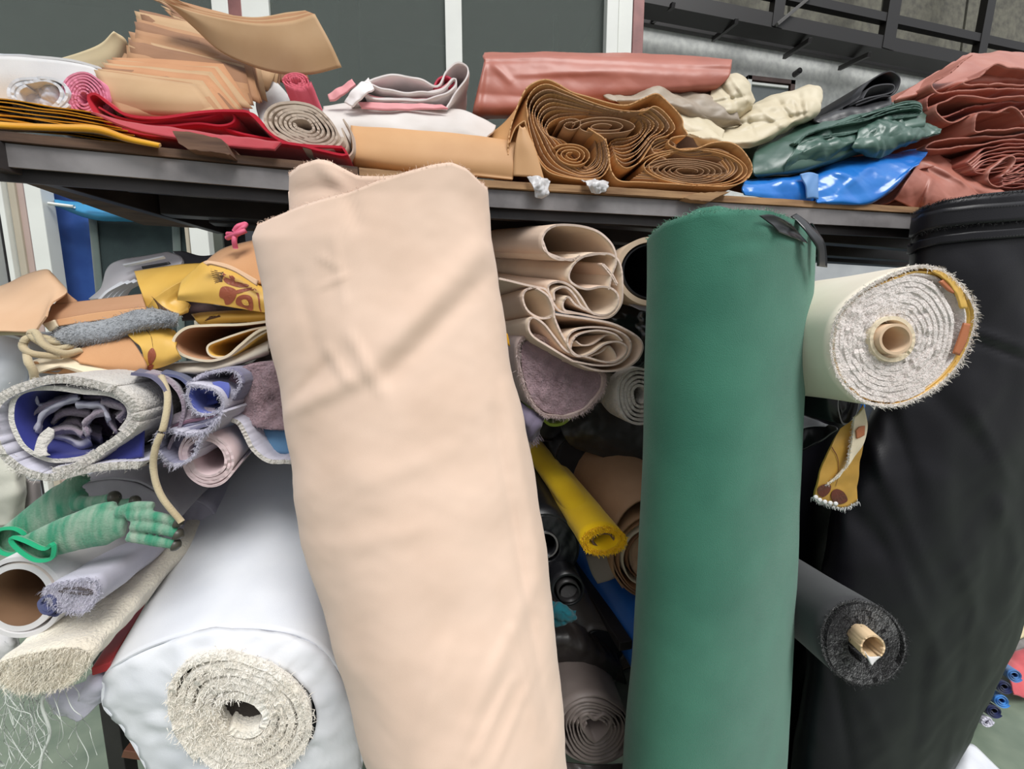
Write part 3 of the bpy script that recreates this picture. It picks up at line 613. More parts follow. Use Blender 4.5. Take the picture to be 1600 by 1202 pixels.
G = patch([[(835, 175, 1.1), (950, 165, 1.1), (1040, 165, 1.1), (1080, 200, 1.1)], [(815, 230, 1.1), (950, 230, 1.1), (1080, 232, 1.1), (1185, 255, 1.1)], [(830, 262, 1.1), (950, 268, 1.1), (1080, 285, 1.1), (1205, 312, 1.1)]], 10, 20); part(sc, 'inner_sheet', G, .003, M_kr2)
# ---- salmon folded tarp on top
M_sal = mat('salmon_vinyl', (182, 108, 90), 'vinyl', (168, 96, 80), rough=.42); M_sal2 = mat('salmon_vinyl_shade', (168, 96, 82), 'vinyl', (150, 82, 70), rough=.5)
st = thing('folded_salmon_tarp', 'long flat folded salmon tarpaulin lying on top of the brown scroll', 'tarpaulin')
G = patch([[(757, 84, 1.15), (850, 82, 1.15), (950, 84, 1.15), (1050, 86, 1.15), (1143, 93, 1.15)],
           [(755, 88, .98), (850, 86, .98), (950, 90, .98), (1050, 93, .98), (1143, 97, .98)],
           [(757, 98, .955), (850, 98, .95), (950, 104, .95), (1050, 108, .95), (1142, 110, .955)],
           [(752, 120, .95), (850, 125, .945), (950, 130, .945), (1050, 130, .945), (1138, 122, .95)],
           [(746, 145, .95), (850, 152, .945), (950, 150, .95), (1050, 142, .955), (1122, 138, .96)],
           [(738, 178, .96), (850, 175, .96), (950, 165, .98), (1050, 150, 1.0), (1110, 146, 1.0)],
           [(740, 188, 1.1), (850, 180, 1.1), (950, 170, 1.1), (1050, 155, 1.1), (1110, 148, 1.1)]], 80, 150, cr=(.0028, .11), so=(.002, .2), cre=[(757, 90, 745, 185, 5, .006), (770, 100, 800, 130, 6, .005), (860, 108, 1100, 118, 8, .003), (800, 118, 950, 112, 5, .003)], seed=5)
part(st, 'outer_wrap', G, .003, M_sal)
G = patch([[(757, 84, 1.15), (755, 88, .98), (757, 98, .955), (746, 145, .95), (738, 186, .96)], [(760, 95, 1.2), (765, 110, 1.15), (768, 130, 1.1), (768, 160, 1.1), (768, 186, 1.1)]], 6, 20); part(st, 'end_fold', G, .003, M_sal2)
# ---- grey beige and cream tarps
M_cr = mat('cream_vinyl', (214, 202, 174), 'vinyl', (200, 186, 156), rough=.5); M_gb = mat('grey_beige_vinyl', (170, 156, 138), 'vinyl', (150, 136, 120), rough=.5)
ct = thing('crumpled_cream_tarp', 'crumpled cream tarpaulin with a blunt end pointing right, beside the brown scroll', 'tarpaulin')
G = patch([[(1040, 168, .98), (1080, 170, 1.0), (1130, 190, 1.02), (1180, 160, 1.03), (1230, 140, 1.03), (1275, 136, 1.02), (1284, 150, 1.0)],
           [(1050, 178, .93), (1085, 180, .94), (1130, 202, .95), (1185, 175, .96), (1235, 152, .97), (1278, 148, .97), (1283, 160, .97)],
           [(1058, 192, .9), (1092, 200, .9), (1135, 212, .91), (1185, 200, .92), (1235, 175, .93), (1275, 165, .94), (1278, 175, .95)],
           [(1075, 208, .88), (1110, 218, .88), (1150, 222, .89), (1190, 218, .9), (1235, 195, .92), (1268, 182, .94), (1270, 186, .96)],
           [(1090, 228, .9), (1120, 232, .9), (1160, 232, .9), (1190, 228, .93), (1230, 205, .96), (1262, 192, 1.0), (1266, 190, 1.02)]], 80, 110, cr=(.018, .13), so=(.004, .12), cre=[(1110, 215, 1180, 222, 6, .012), (1255, 145, 1262, 185, 4, .012), (1150, 190, 1240, 150, 7, .01), (1120, 200, 1200, 190, 4, -.01), (1180, 165, 1225, 200, 4, .009), (1210, 150, 1238, 190, 4, -.01), (1085, 185, 1150, 216, 4, -.01), (1160, 206, 1265, 176, 4, -.009), (1240, 150, 1252, 184, 3, .008), (1165, 180, 1180, 215, 3, -.007)], seed=21)
part(ct, 'main_fold', G, .0025, M_cr)
G = patch([[(1110, 122, 1.0), (1140, 116, 1.0), (1165, 125, 1.0), (1178, 150, 1.0)], [(1112, 140, .96), (1142, 134, .95), (1168, 142, .95), (1180, 158, .96)], [(1105, 160, .95), (1140, 160, .93), (1165, 162, .94), (1176, 168, .96)], [(1100, 185, .97), (1130, 184, .95), (1155, 182, .97), (1170, 178, 1.0)], [(1100, 195, 1.05), (1130, 200, 1.05), (1155, 196, 1.05), (1170, 186, 1.05)]], 50, 50, cr=(.018, .11), so=(.004, .1), cre=[(1120, 125, 1150, 165, 4, -.011), (1140, 118, 1172, 160, 4, .01), (1110, 162, 1172, 150, 4, -.01), (1108, 178, 1160, 172, 4, .008)], seed=33)
part(ct, 'upper_fold', G, .0025, M_cr)
G = patch([[(1035, 148, .96), (1060, 160, .95), (1090, 172, .94), (1110, 188, .93), (1130, 206, .92)], [(1038, 165, .93), (1060, 180, .92), (1085, 192, .91), (1105, 206, .9), (1130, 216, .9)], [(1042, 185, .92), (1062, 200, .91), (1085, 212, .9), (1105, 222, .89), (1130, 228, .9)]], 40, 40, cr=(.007, .06), seed=17); part(ct, 'side_fold', G, .0025, M_cr)
gt = thing('crumpled_grey_beige_tarp', 'grey beige tarpaulin squeezed between the salmon tarp and the cream one', 'tarpaulin')
G = patch([[(938, 144, 1.0), (985, 140, 1.0), (1018, 131, .99), (1050, 140, 1.0), (1100, 142, 1.0), (1140, 150, 1.02)], [(942, 150, .95), (985, 150, .94), (1022, 142, .93), (1055, 150, .94), (1105, 158, .94), (1150, 168, .95)], [(960, 158, .93), (1000, 158, .92), (1030, 158, .91), (1062, 165, .91), (1110, 180, .92), (1155, 186, .93)], [(980, 170, .95), (1010, 172, .95), (1040, 178, .93), (1075, 186, .93), (1115, 200, .94), (1160, 196, .95)]], 60, 80, cr=(.009, .07), so=(.004, .1), seed=44); part(gt, 'main_fold', G, .0025, M_gb)
# ---- dark green tarp
M_gr = mat('dark_green_vinyl', (74, 104, 92), 'vinyl', (54, 84, 74), rough=.36); M_gr2 = mat('green_vinyl_underside', (112, 138, 128), 'vinyl', (92, 118, 108), rough=.45)
gt2 = thing('folded_dark_green_tarp', 'shiny dark green tarpaulin folded in layers on top of the blue sheet', 'tarpaulin')
Z3 = lambda pts: T(1040, 0, .35, pts)
def rowsY(rows, f): return [[(x, y, f[i]) for x, y in Z3(r)] for i, r in enumerate(rows)]
# bulky base body
G = patch(rowsY([[(440, 640), (640, 540), (860, 480), (1110, 450), (1140, 455)], [(400, 680), (620, 590), (850, 520), (1100, 480), (1165, 500)], [(385, 740), (600, 660), (840, 590), (1080, 530), (1160, 530)], [(395, 780), (540, 760), (760, 700), (1000, 600), (1150, 560)], [(420, 790), (560, 775), (780, 720), (1000, 650), (1140, 600)]], (.98, .92, .885, .87, .9)), 70, 110, cr=(.006, .11), so=(.004, .12), seed=50); part(gt2, 'lower_body', G, .0025, M_gr)
G = patch([[(1120, 215, 1.04), (1180, 205, 1.04), (1300, 210, 1.04)], [(1120, 250, 1.04), (1180, 250, 1.02), (1300, 250, 1.02)], [(1120, 288, 1.0), (1180, 290, 1.0), (1300, 292, 1.0)]], 20, 20, cr=(.005, .08)); part(gt2, 'under_fold', G, .0025, M_gr)
for i in range(4):
    d = i * 9
    G = loft(Z3([(565 + d, 640), (640, 600 - d * .2), (760, 560), (900, 505 + d), (1010, 470 + d), (1110, 450 + d * 1.2), (1145, 470 + d), (1120, 500 + d * .6), (1000, 520 + d * .5), (860, 580 + d * .3), (720, 600 + d * .4), (640, 620 + d * .3), (600, 650), (560, 700)]), .885 - .004 * i, 1.06, n=120, m=14, cr=(.004, .09), seed=60 + i, jag=.0008); part(gt2, 'folded_layer', G, .0025, M_gr if i != 1 else M_gr2)
G = patch(rowsY([[(600, 630), (680, 590), (760, 600), (840, 590), (900, 560), (960, 530)], [(570, 680), (660, 650), (760, 625), (840, 625), (900, 590), (950, 560)], [(540, 720), (600, 690), (700, 660), (800, 650), (870, 620), (930, 590)], [(525, 770), (600, 740), (700, 720), (790, 690), (850, 660), (900, 630)]], (.89, .865, .86, .87)), 60, 70, cr=(.012, .06), so=(.004, .08), seed=71); part(gt2, 'front_fold', G, .0025, M_gr)
G = patch(rowsY([[(860, 590), (950, 530), (1030, 515), (1090, 560), (1170, 545), (1225, 580)], [(850, 620), (940, 590), (1020, 570), (1090, 590), (1160, 590), (1228, 588)], [(835, 660), (920, 650), (1000, 620), (1090, 620), (1160, 615), (1220, 596)], [(850, 680), (920, 700), (960, 705), (1040, 670), (1120, 640), (1200, 605)]], (.88, .855, .85, .865)), 60, 80, cr=(.013, .065), so=(.004, .09), cre=[(1040, 0, 1041, 1, 1, 0)], seed=83); part(gt2, 'right_fold', G, .0025, M_gr)
# ---- black vinyl roll
M_blk = mat('black_vinyl', (34, 34, 38), 'vinyl', (22, 22, 26), rough=.38); M_blk2 = mat('black_vinyl_underside', (86, 86, 90), 'fabric', (70, 70, 74))
bv = thing('black_vinyl_sheet', 'black vinyl sheet rolled loosely behind the green tarpaulin', 'sheet')
G = loft(Z3([(800, 500), (790, 480), (860, 440), (880, 400), (930, 350), (1000, 318), (1045, 345), (1040, 390), (1010, 425), (960, 432), (850, 470)]), .95, 1.25, n=100, m=8); part(bv, 'outer_loop', G, .003, M_blk)
G = loft(Z3([(880, 440), (910, 395), (960, 378), (1015, 378), (1020, 402), (990, 418), (900, 438), (820, 470)]), .955, 1.2, n=80, m=8); part(bv, 'inner_loop', G, .003, M_blk2)
G = patch(rowsY([[(640, 540), (780, 485), (900, 455), (1000, 430)], [(660, 545), (790, 500), (910, 480), (1010, 460)], [(700, 560), (800, 530), (920, 505), (1020, 480)]], (.98, .94, .93)), 16, 40, cr=(.005, .06)); part(bv, 'lower_sheet', G, .003, M_blk)
# ---- blue tarp
M_blu = mat('bright_blue_vinyl', (44, 128, 214), 'gloss', (30, 108, 200), rough=.2); M_blu2 = mat('blue_vinyl_underside', (104, 150, 206), 'vinyl', rough=.5)
bt = thing('bright_blue_tarp', 'glossy bright blue vinyl sheet drooping over the plywood edge under the green tarpaulin', 'tarpaulin')
G = patch(rowsY([[(640, 780), (760, 720), (880, 700), (1000, 690), (1100, 662), (1170, 672)], [(660, 800), (780, 750), (900, 730), (1010, 720), (1100, 695), (1165, 690)], [(672, 840), (780, 800), (900, 790), (1010, 760), (1090, 730), (1150, 705)], [(675, 880), (780, 870), (900, 850), (1000, 810), (1070, 765), (1130, 725)], [(678, 908), (780, 905), (880, 912), (960, 880), (1040, 810), (1100, 750)], [(700, 915), (800, 912), (880, 915), (950, 890), (1040, 830), (1090, 770)]], (.92, .87, .85, .84, .835, .87)), 80, 120, cr=(.006, .09), so=(.004, .12), cre=[(1285, 262, 1325, 275, 7, .008), (1380, 245, 1310, 300, 6, .006)], seed=91); part(bt, 'main_sheet', G, .0025, M_blu)
G = patch(rowsY([[(360, 805), (440, 800), (520, 795), (590, 785), (640, 775)], [(345, 825), (430, 825), (520, 810), (600, 800), (650, 795)], [(340, 850), (440, 862), (520, 862), (600, 862), (660, 862)], [(350, 872), (450, 886), (540, 896), (610, 904), (670, 908)]], (.9, .86, .85, .85)), 40, 70, cr=(.005, .07), so=(.003, .1), seed=95); part(bt, 'left_fold', G, .0025, M_blu)
G = patch(rowsY([[(600, 778), (640, 770), (680, 780)], [(622, 830), (650, 820), (682, 830)], [(632, 885), (660, 885), (680, 890)]], (.845, .838, .836)), 20, 14, so=(.003, .05)); part(bt, 'pale_fold', G, .0025, M_blu2, label='pale blue underside of the sheet')
# ---- salmon pile at the right end
sp_ = thing('salmon_tarp_pile', 'tall pile of folded salmon tarpaulin at the right end of the top shelf', 'tarpaulin')
M_s3 = mat('salmon_tarp_matt', (184, 116, 98), 'vinyl', (170, 102, 86), rough=.46)
def serp(rows, Y, Yb, seed, m=M_s3, n=110, t=.0028, cr=(.005, .09)):
    part(sp_, 'fold', loft(Z3(rows), Y, Yb, n=n, m=16, cr=cr, so=(.003, .1), seed=seed, jag=.0006), t, m)
G = patch(rowsY([[(1360, 236), (1450, 236), (1560, 232), (1800, 236)], [(1250, 300), (1420, 260), (1560, 255), (1800, 262)], [(1130, 370), (1280, 350), (1500, 300), (1800, 300)], [(1030, 440), (1200, 400), (1400, 350), (1800, 340)], [(1020, 470), (1200, 430), (1400, 400), (1800, 390)]], (1.1, 1.03, .98, .93, .95)), 60, 90, cr=(.009, .12), so=(.004, .15), seed=101); part(sp_, 'top_sheet', G, .0028, M_s3)
serp([(1800, 330), (1600, 310), (1500, 290), (1450, 300), (1400, 340), (1330, 370), (1400, 380), (1500, 372), (1600, 380), (1800, 385)], .9, 1.15, 1)
serp([(1800, 400), (1600, 395), (1400, 400), (1250, 415), (1200, 395), (1195, 370), (1260, 330), (1370, 245)], .9, 1.2, 2)
serp([(1800, 440), (1600, 432), (1450, 440), (1330, 425), (1260, 445), (1210, 465), (1215, 510), (1280, 545), (1400, 500), (1500, 500), (1650, 490), (1800, 500)], .885, 1.15, 3)
serp([(1800, 520), (1640, 560), (1600, 520), (1550, 475), (1480, 500), (1400, 500), (1380, 560), (1385, 590), (1450, 580), (1560, 575), (1800, 560)], .872, 1.1, 4, M_s3)
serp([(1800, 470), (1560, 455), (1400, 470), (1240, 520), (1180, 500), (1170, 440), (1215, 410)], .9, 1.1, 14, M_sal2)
serp([(1800, 600), (1600, 600), (1400, 615), (1230, 625), (1180, 640), (1160, 665), (1230, 668), (1400, 640), (1550, 625), (1800, 622)], .88, 1.15, 5)
for i in range(5):
    d = i * 16
    serp([(1850, 640 + d), (1600, 640 + d), (1450, 655 + d), (1390, 690 + d), (1350 + i * 8, 730 + d * .6), (1420, 735 + d * .6), (1560, 690 + d), (1850, 660 + d)], .875 - .002 * i, 1.12, 20 + i, M_s3 if i % 2 else M_sal2, 80, .0022)
serp([(1850, 820), (1600, 800), (1480, 830), (1440, 800), (1460, 750), (1540, 700), (1560, 720), (1520, 780), (1600, 770), (1850, 740)], .86, 1.1, 7)
for i in range(5): serp([(1850, 700 + i * 20), (1640, 720 + i * 18), (1540, 770 + i * 12), (1500, 790 + i * 10), (1560, 790 + i * 11), (1850, 730 + i * 20)], .862, 1.1, 30 + i, M_sal2, 60, .002)
G = patch(rowsY([[(1170, 680), (1240, 700), (1330, 730), (1450, 800), (1700, 800)], [(1120, 740), (1200, 760), (1300, 790), (1440, 840), (1700, 850)], [(1090, 780), (1160, 800), (1280, 830), (1430, 880), (1700, 900)], [(1060, 830), (1160, 860), (1260, 900), (1400, 950), (1700, 960)], [(1020, 890), (1120, 935), (1240, 960), (1400, 990), (1700, 1000)]], (.93, .88, .86, .85, .86)), 70, 90, cr=(.011, .11), so=(.004, .13), cre=[(1455, 280, 1440, 325, 4, .015), (1440, 250, 1540, 300, 6, .012)], seed=111); part(sp_, 'bottom_fold', G, .0028, M_s3)
serp([(1000, 905), (1040, 880), (1080, 790), (1140, 750), (1200, 740)], .875, 1.0, 41, M_s3, 50)

M_tf = mat('torn_clear_film', (214, 212, 212), 'gloss', (190, 188, 190), rough=.3)
for i, (x, y, w_, h_) in enumerate(((842, 292, 18, 26), (930, 291, 22, 18))):
    r = np.random.RandomState(i); Y0 = edge_Y(x) - .022
    G = patch([[(x - w_, y - h_ * .5, Y0 + .01), (x, y - h_ * .6, Y0), (x + w_, y - h_ * .4, Y0 + .01)], [(x - w_ * .5, y, Y0 - .008), (x + 3, y, Y0 - .012), (x + w_ * .9, y + 2, Y0)], [(x - 6, y + h_ * .6, Y0), (x + 4, y + h_ * .7, Y0 - .004), (x + 14, y + h_ * .5, Y0)]], 26, 26, cr=(.009, .02), seed=i)
    one('torn_film_scrap', ('torn strip of clear film dangling over the shelf edge right of the beige roll', 'crumpled clear film wad on the board edge below the brown scroll')[i], 'film', G, .001, M_tf)
# ================================================================ left bay of the rack
def surfY(G, x, y):
    gx, gy = proj(G); k = np.argmin((gx - x) ** 2 + (gy - y) ** 2); return G.reshape(-1, 3)[k, 1]
def decal(name, G, pts, m, parent, n=30, lift=.0022, closed=True, wd=None):
    """flat print lying on the cloth grid G; closed blob, or a stroke when wd is given"""
    p = catmull(pts, n, closed)[: n - (1 if closed else 0)]
    if wd:
        t = np.gradient(p, axis=0); t /= np.maximum(np.linalg.norm(t, axis=1, keepdims=True), 1e-6); s = np.stack([-t[:, 1], t[:, 0]], 1) * wd / 2
        s *= np.linspace(1.15, .35, len(p))[:, None]; L = np.concatenate([p + s, p - s])
        Q = np.array([P(a, b, surfY(G, a, b) - lift) for a, b in L]); k = len(p)
        return mesh(name, Q, [[i, i + 1, k + i + 1, k + i] for i in range(k - 1)], m, parent, False)
    c = p.mean(0); rr = [c + (p - c) * k for k in (1, .66, .33)]
    L = np.concatenate(rr + [c[None]]); Q = np.array([P(a, b, surfY(G, a, b) - lift) for a, b in L]); k = len(p); f = []
    for r_ in range(2): f += [[r_ * k + i, r_ * k + (i + 1) % k, (r_ + 1) * k + (i + 1) % k, (r_ + 1) * k + i] for i in range(k)]
    f += [[2 * k + i, 2 * k + (i + 1) % k, 3 * k] for i in range(k)]
    return mesh(name, Q, f, m, parent, False)
Z4 = lambda pts: T(0, 360, .3, pts)
def rY(rows, f, zf=None):
    zf = zf or Z4; return [[(x, y, (f[i] if not isinstance(f[i], (list, tuple)) else f[i][j])) for j, (x, y) in enumerate(zf(r))] for i, r in enumerate(rows)]
M_lk = mat('light_brown_paper', (220, 184, 150), 'paper', (210, 170, 134)); M_lk2 = mat('brown_card', (188, 144, 110), 'paper', (176, 130, 96)); M_or = mat('orange_tan_cloth', (212, 162, 118), 'fabric', (198, 146, 102))
M_yp = mat('yellow_oilcloth', (226, 184, 92), 'vinyl', (208, 162, 72), rough=.45); M_brp = mat('brown_print', (150, 78, 52), 'vinyl', rough=.5); M_brd = mat('dark_brown_print', (86, 56, 34), 'vinyl', rough=.5)
M_crb = mat('cream_cloth_back', (236, 222, 194), 'fabric', (222, 204, 174)); M_lil = mat('lilac_fleece', (170, 156, 166), 'fleece', (140, 126, 142)); M_lav = mat('lavender_white_cloth', (206, 204, 216), 'fabric', (184, 182, 198))
M_gf = mat('grey_fur', (164, 168, 172), 'fleece', (136, 140, 146)); M_gw = mat('grey_plastic', (226, 222, 226), 'plastic', (208, 204, 212)); M_mauve = mat('mauve_fleece', (176, 150, 156), 'fleece', (148, 122, 130))
M_felt = mat('white_felt', (222, 218, 210), 'fleece', (196, 190, 184)); M_nav = mat('deep_blue_lining', (56, 62, 138), 'fabric', (40, 44, 108)); M_rope = mat('natural_rope', (200, 186, 154), 'fabric', (178, 160, 128), scale=500, bump=.6)
# white plastic tub behind
tub = thing('plastic_tub', 'white ribbed plastic tub with a slotted handle, behind the yellow printed cloth', 'tub')
G = patch(rY([[(880, 118), (760, 140), (620, 160), (560, 200), (530, 300), (470, 362)], [(945, 140), (800, 170), (680, 190), (600, 240), (560, 310), (500, 362)], [(950, 175), (820, 200), (700, 225), (640, 280), (600, 330), (560, 360)], [(920, 200), (830, 230), (740, 260), (690, 300), (660, 340), (640, 365)]], (.92, .90, .88, .89)), 30, 50, so=(.002, .1)); part(tub, 'rim', G, .005, M_gw)
for i in range(4):
    G = patch(rY([[(740 - i * 34, 250 + i * 6), (650 - i * 30, 300 + i * 6), (600 - i * 28, 362)], [(760 - i * 34, 262 + i * 6), (665 - i * 30, 312 + i * 4), (616 - i * 28, 366)]], (.87 - .003 * i, .865 - .003 * i)), 6, 20); part(tub, 'rib', G, .005, M_wpl)
G = patch(rY([[(740, 188), (880, 165)], [(745, 202), (888, 176)]], (.868, .868)), 4, 10); part(tub, 'handle_slot', G, .003, M_blk, label='dark handle slot')
G = patch(rY([[(640, 180), (740, 160), (855, 135)], [(650, 188), (745, 168), (860, 142)]], (.872, .866)), 5, 16); part(tub, 'handle_rib', G, .004, M_wpl)
gbk = patch(rY([[(900, 112), (960, 115), (1040, 135), (1120, 130)], [(935, 150), (1000, 160), (1060, 165), (1120, 160)], [(960, 190), (1010, 195), (1060, 200), (1120, 210)]], (1.02, 1.0, .98)), 14, 30, so=(.004, .1)); one('slate_grey_sheet', 'slate grey plastic sheet between the white tub and the tan cloth', 'sheet', gbk, .004, mat('slate_grey_sheet', (122, 124, 136), 'vinyl'))
# pale brown paper sheet at the far left and folded brown card
one('pale_brown_paper', 'large pale brown paper sheet with a peaked top at the far left', 'paper', patch(rY([[(-200, 330), (0, 290), (130, 235), (235, 208), (265, 225), (300, 262)], [(-200, 420), (0, 380), (120, 350), (240, 310), (300, 300), (350, 320)], [(-200, 480), (0, 450), (110, 440), (220, 430), (250, 400), (265, 385)], [(-200, 530), (0, 526), (100, 530), (180, 528), (215, 490), (245, 450)]], (.84, .78, .74, .72)), 40, 50, so=(.002, .2)), .0022, M_lk)
bc = thing('folded_brown_card', 'folded brown card strip running from the pale paper to the printed cloth', 'card')
G = patch(rY([[(270, 385), (400, 372), (560, 355), (740, 335)], [(250, 440), (400, 420), (560, 395), (750, 370)], [(225, 488), (290, 470), (500, 432), (760, 400)]], (.79, .76, .75)), 14, 40, so=(.001, .2)); part(bc, 'upper_face', G, .002, M_lk2)
G = patch(rY([[(290, 468), (500, 430), (760, 400)], [(300, 500), (520, 470), (760, 440)]], (.745, .74)), 8, 30); part(bc, 'lower_face', G, .002, M_or)
G = patch(rY([[(345, 318), (372, 345), (402, 370)], [(285, 385), (340, 382), (400, 376)]], (.8, .79)), 6, 14); part(bc, 'turned_corner', G, .002, M_lk2)
G = patch(rY([[(222, 486), (250, 478), (285, 466)], [(262, 528), (285, 515), (302, 500)]], (.735, .735)), 6, 10); part(bc, 'white_corner', G, .002, M_crb, label='white turned corner')
# tan and yellow printed cloths
yc = thing('yellow_printed_cloth', 'yellow oilcloth with brown flower print, twisted and folded under the shelf', 'cloth')
G = patch(rY([[(1040, 200), (1150, 110), (1290, 60), (1420, 40)], [(1060, 230), (1160, 170), (1300, 140), (1420, 140)], [(1080, 260), (1180, 240), (1320, 270), (1420, 290)]], (.85, .8, .77)), 20, 40, so=(.003, .12)); part(yc, 'tan_fold', G, .003, M_or, label='plain tan side of the cloth')
G = patch(rY([[(700, 215), (800, 200), (920, 185), (1050, 175)], [(715, 260), (810, 245), (930, 240), (1010, 230)], [(740, 330), (820, 330), (880, 300), (960, 262)], [(765, 405), (810, 380), (870, 335), (930, 290)]], (.86, .83, .8, .79)), 30, 50, cr=(.003, .12), seed=3); part(yc, 'left_fold', G, .003, M_yp)
Gt = patch(rY([[(950, 262), (940, 300), (925, 340), (925, 360), (960, 368)], [(880, 300), (880, 340), (890, 380), (950, 400), (990, 385)], [(810, 350), (820, 380), (860, 410), (930, 435), (985, 405)], [(765, 400), (800, 420), (850, 435), (920, 442), (980, 425)]], (.785, .775, .765, .77)), 36, 50, cr=(.004, .07), seed=6); part(yc, 'twisted_fold', Gt, .003, M_yp)
Gc = patch(rY([[(950, 270), (1010, 215), (1080, 165), (1200, 195), (1345, 275), (1480, 330)], [(940, 300), (1020, 260), (1100, 230), (1220, 250), (1355, 320), (1480, 370)], [(930, 335), (1030, 320), (1110, 310), (1230, 330), (1365, 370), (1480, 400)], [(925, 362), (1030, 375), (1120, 385), (1240, 405), (1375, 428), (1480, 440)]], (.78, .76, .75, .755)), 44, 80, so=(.002, .15), seed=8); part(yc, 'right_fold', Gc, .003, M_yp)
G = patch(rY([[(1060, 170), (1090, 162), (1200, 185), (1345, 262)], [(1078, 182), (1110, 180), (1220, 215), (1338, 290)]], (.745, .742)), 6, 40); part(yc, 'hem', G, .004, M_lk)
G = patch(rY([[(1000, 445), (1100, 430), (1240, 420), (1420, 415)], [(1020, 465), (1120, 450), (1250, 445), (1420, 440)], [(1050, 492), (1150, 482), (1260, 478), (1420, 474)]], (.8, .78, .79)), 16, 40, so=(.003, .1), seed=12); part(yc, 'lower_fold', G, .003, M_yp)
Gl = G
for k in range(7): decal('printed_stroke', Gl, Z4([(1130 + k * 3, 430 + k * 3), (1100 - k * 8 + 10, 438 + k * 6), (1075 - k * 3 + 18, 440 + k * 7)]), M_brd, yc, 8, closed=False, wd=1.6)
G = patch(rY([[(930, 360), (1050, 380), (1200, 400), (1440, 425)], [(940, 420), (1060, 420), (1200, 430), (1440, 440)], [(950, 470), (1060, 465), (1200, 460), (1440, 460)]], (.86, .84, .86)), 12, 30, cr=(.004, .06)); part(yc, 'inner_fold', G, .003, mat('gap_shade', (74, 56, 58), 'fabric'), label='dark backing for the shade between the yellow layers')  # last patch is a dark backing that paints the shade between the folds
decal('printed_flower', Gc, Z4([(1150, 300), (1185, 292), (1230, 312), (1228, 345), (1205, 380), (1175, 388), (1165, 360), (1142, 345)]), M_brp, yc)
decal('printed_figure', Gc, Z4([(1160, 225), (1190, 222), (1225, 250), (1222, 270), (1270, 275), (1300, 290), (1250, 297), (1200, 285), (1165, 262)]), M_brp, yc)
decal('printed_leaf', Gc, Z4([(1235, 350), (1275, 335), (1312, 352), (1315, 418), (1275, 405), (1230, 385)]), M_brp, yc); decal('printed_leaf_heart', Gc, Z4([(1258, 365), (1285, 362), (1296, 390), (1270, 388)]), M_yp, yc, 16, lift=.004)
decal('printed_stem', Gc, Z4([(1232, 322), (1270, 312), (1320, 306), (1345, 340), (1352, 400), (1360, 425)]), M_brp, yc, 24, closed=False, wd=5)
for k in range(8): decal('printed_stroke', Gc, Z4([(1165 - k * 1, 215 + k * 7), (1130 - k * 1, 212 + k * 8.5), (1092 + k * 4, 200 + k * 11)]), M_brd, yc, 8, closed=False, wd=1.8)
for k in range(9): decal('printed_stroke', Gt, Z4([(915 + k * 2, 436), (850 - k * 4, 400 + k * 3), (800 + k * 8 - 10, 345 + k * 11)]), M_brd, yc, 10, closed=False, wd=1.7)
decal('printed_stem', Gc, Z4([(1120, 180), (1180, 200), (1250, 240), (1280, 250)]), M_brd, yc, 12, closed=False, wd=1.5)
yc2 = thing('cream_backed_yellow_cloth', 'cream backed yellow printed cloth lying loosely rolled under the twisted one', 'cloth')
Gy = patch(rY([[(625, 505), (700, 488), (800, 490), (900, 520), (925, 560)], [(680, 560), (740, 560), (820, 570), (900, 590), (915, 600)], [(740, 620), (790, 640), (840, 660), (900, 650), (930, 640)], [(770, 740), (800, 725), (850, 710), (900, 690), (945, 665)]], (.74, .715, .705, .71)), 40, 50, so=(.003, .1), cr=(.002, .08)); part(yc2, 'yellow_fold', Gy, .003, M_yp)
decal('printed_bud', Gy, Z4([(770, 640), (795, 612), (812, 650), (795, 690), (775, 695)]), M_brp, yc2); decal('printed_stem', Gy, Z4([(750, 505), (785, 550), (797, 612)]), M_brd, yc2, 12, closed=False, wd=1.2); decal('printed_bud', Gy, Z4([(770, 705), (800, 700), (785, 735), (768, 738)]), M_brp, yc2, 12)
Gt2 = patch(rY([[(620, 560), (640, 555), (655, 550), (665, 548)], [(330, 635), (450, 610), (560, 590), (690, 575)], [(400, 680), (500, 690), (620, 690), (760, 690)], [(440, 690), (540, 720), (650, 738), (765, 735)]], (.745, .72, .70, .70)), 30, 50, so=(.002, .1)); part(yc2, 'tan_lining', Gt2, .003, M_or)
G = patch(rY([[(150, 690), (220, 665), (330, 645), (420, 670), (540, 690), (700, 735), (770, 740)], [(170, 705), (250, 700), (340, 715), (430, 740), (560, 760), (680, 760), (745, 755)], [(200, 745), (280, 720), (350, 712), (450, 735), (560, 775), (640, 787), (690, 775)]], (.71, .69, .685)), 24, 70, so=(.002, .1)); part(yc2, 'cream_edge', G, .003, M_crb)
G = loft(Z4([(140, 700), (160, 690), (210, 705), (205, 735), (165, 730), (142, 712)]), .69, .95, n=40); part(yc2, 'rolled_corner', G, .003, M_or)
G = patch(rY([[(205, 728), (300, 740), (350, 715), (440, 735)], [(210, 742), (300, 748), (370, 745), (450, 748)]], (.7, .7)), 5, 30); part(yc2, 'tan_underside', G, .003, M_or)
G = loft(Z4([(1420, 470), (1250, 490), (1100, 495), (980, 505), (915, 550), (905, 600), (960, 655), (1080, 680), (1180, 655), (1250, 600), (1340, 530), (1420, 500)]), .715, 1.05, n=110, m=12, so=(.001, .1)); part(yc2, 'loose_tube', G, .004, M_or, mats=[M_lk2, M_crb, M_crb])
G = loft(Z4([(1400, 500), (1300, 520), (1150, 570), (1085, 600), (1085, 640), (1120, 660), (1190, 655), (1250, 620), (1330, 560), (1400, 520)]), .72, 1.0, n=90, m=10); part(yc2, 'yellow_tube', G, .003, M_yp, mats=[M_yp, M_yp, M_crb])
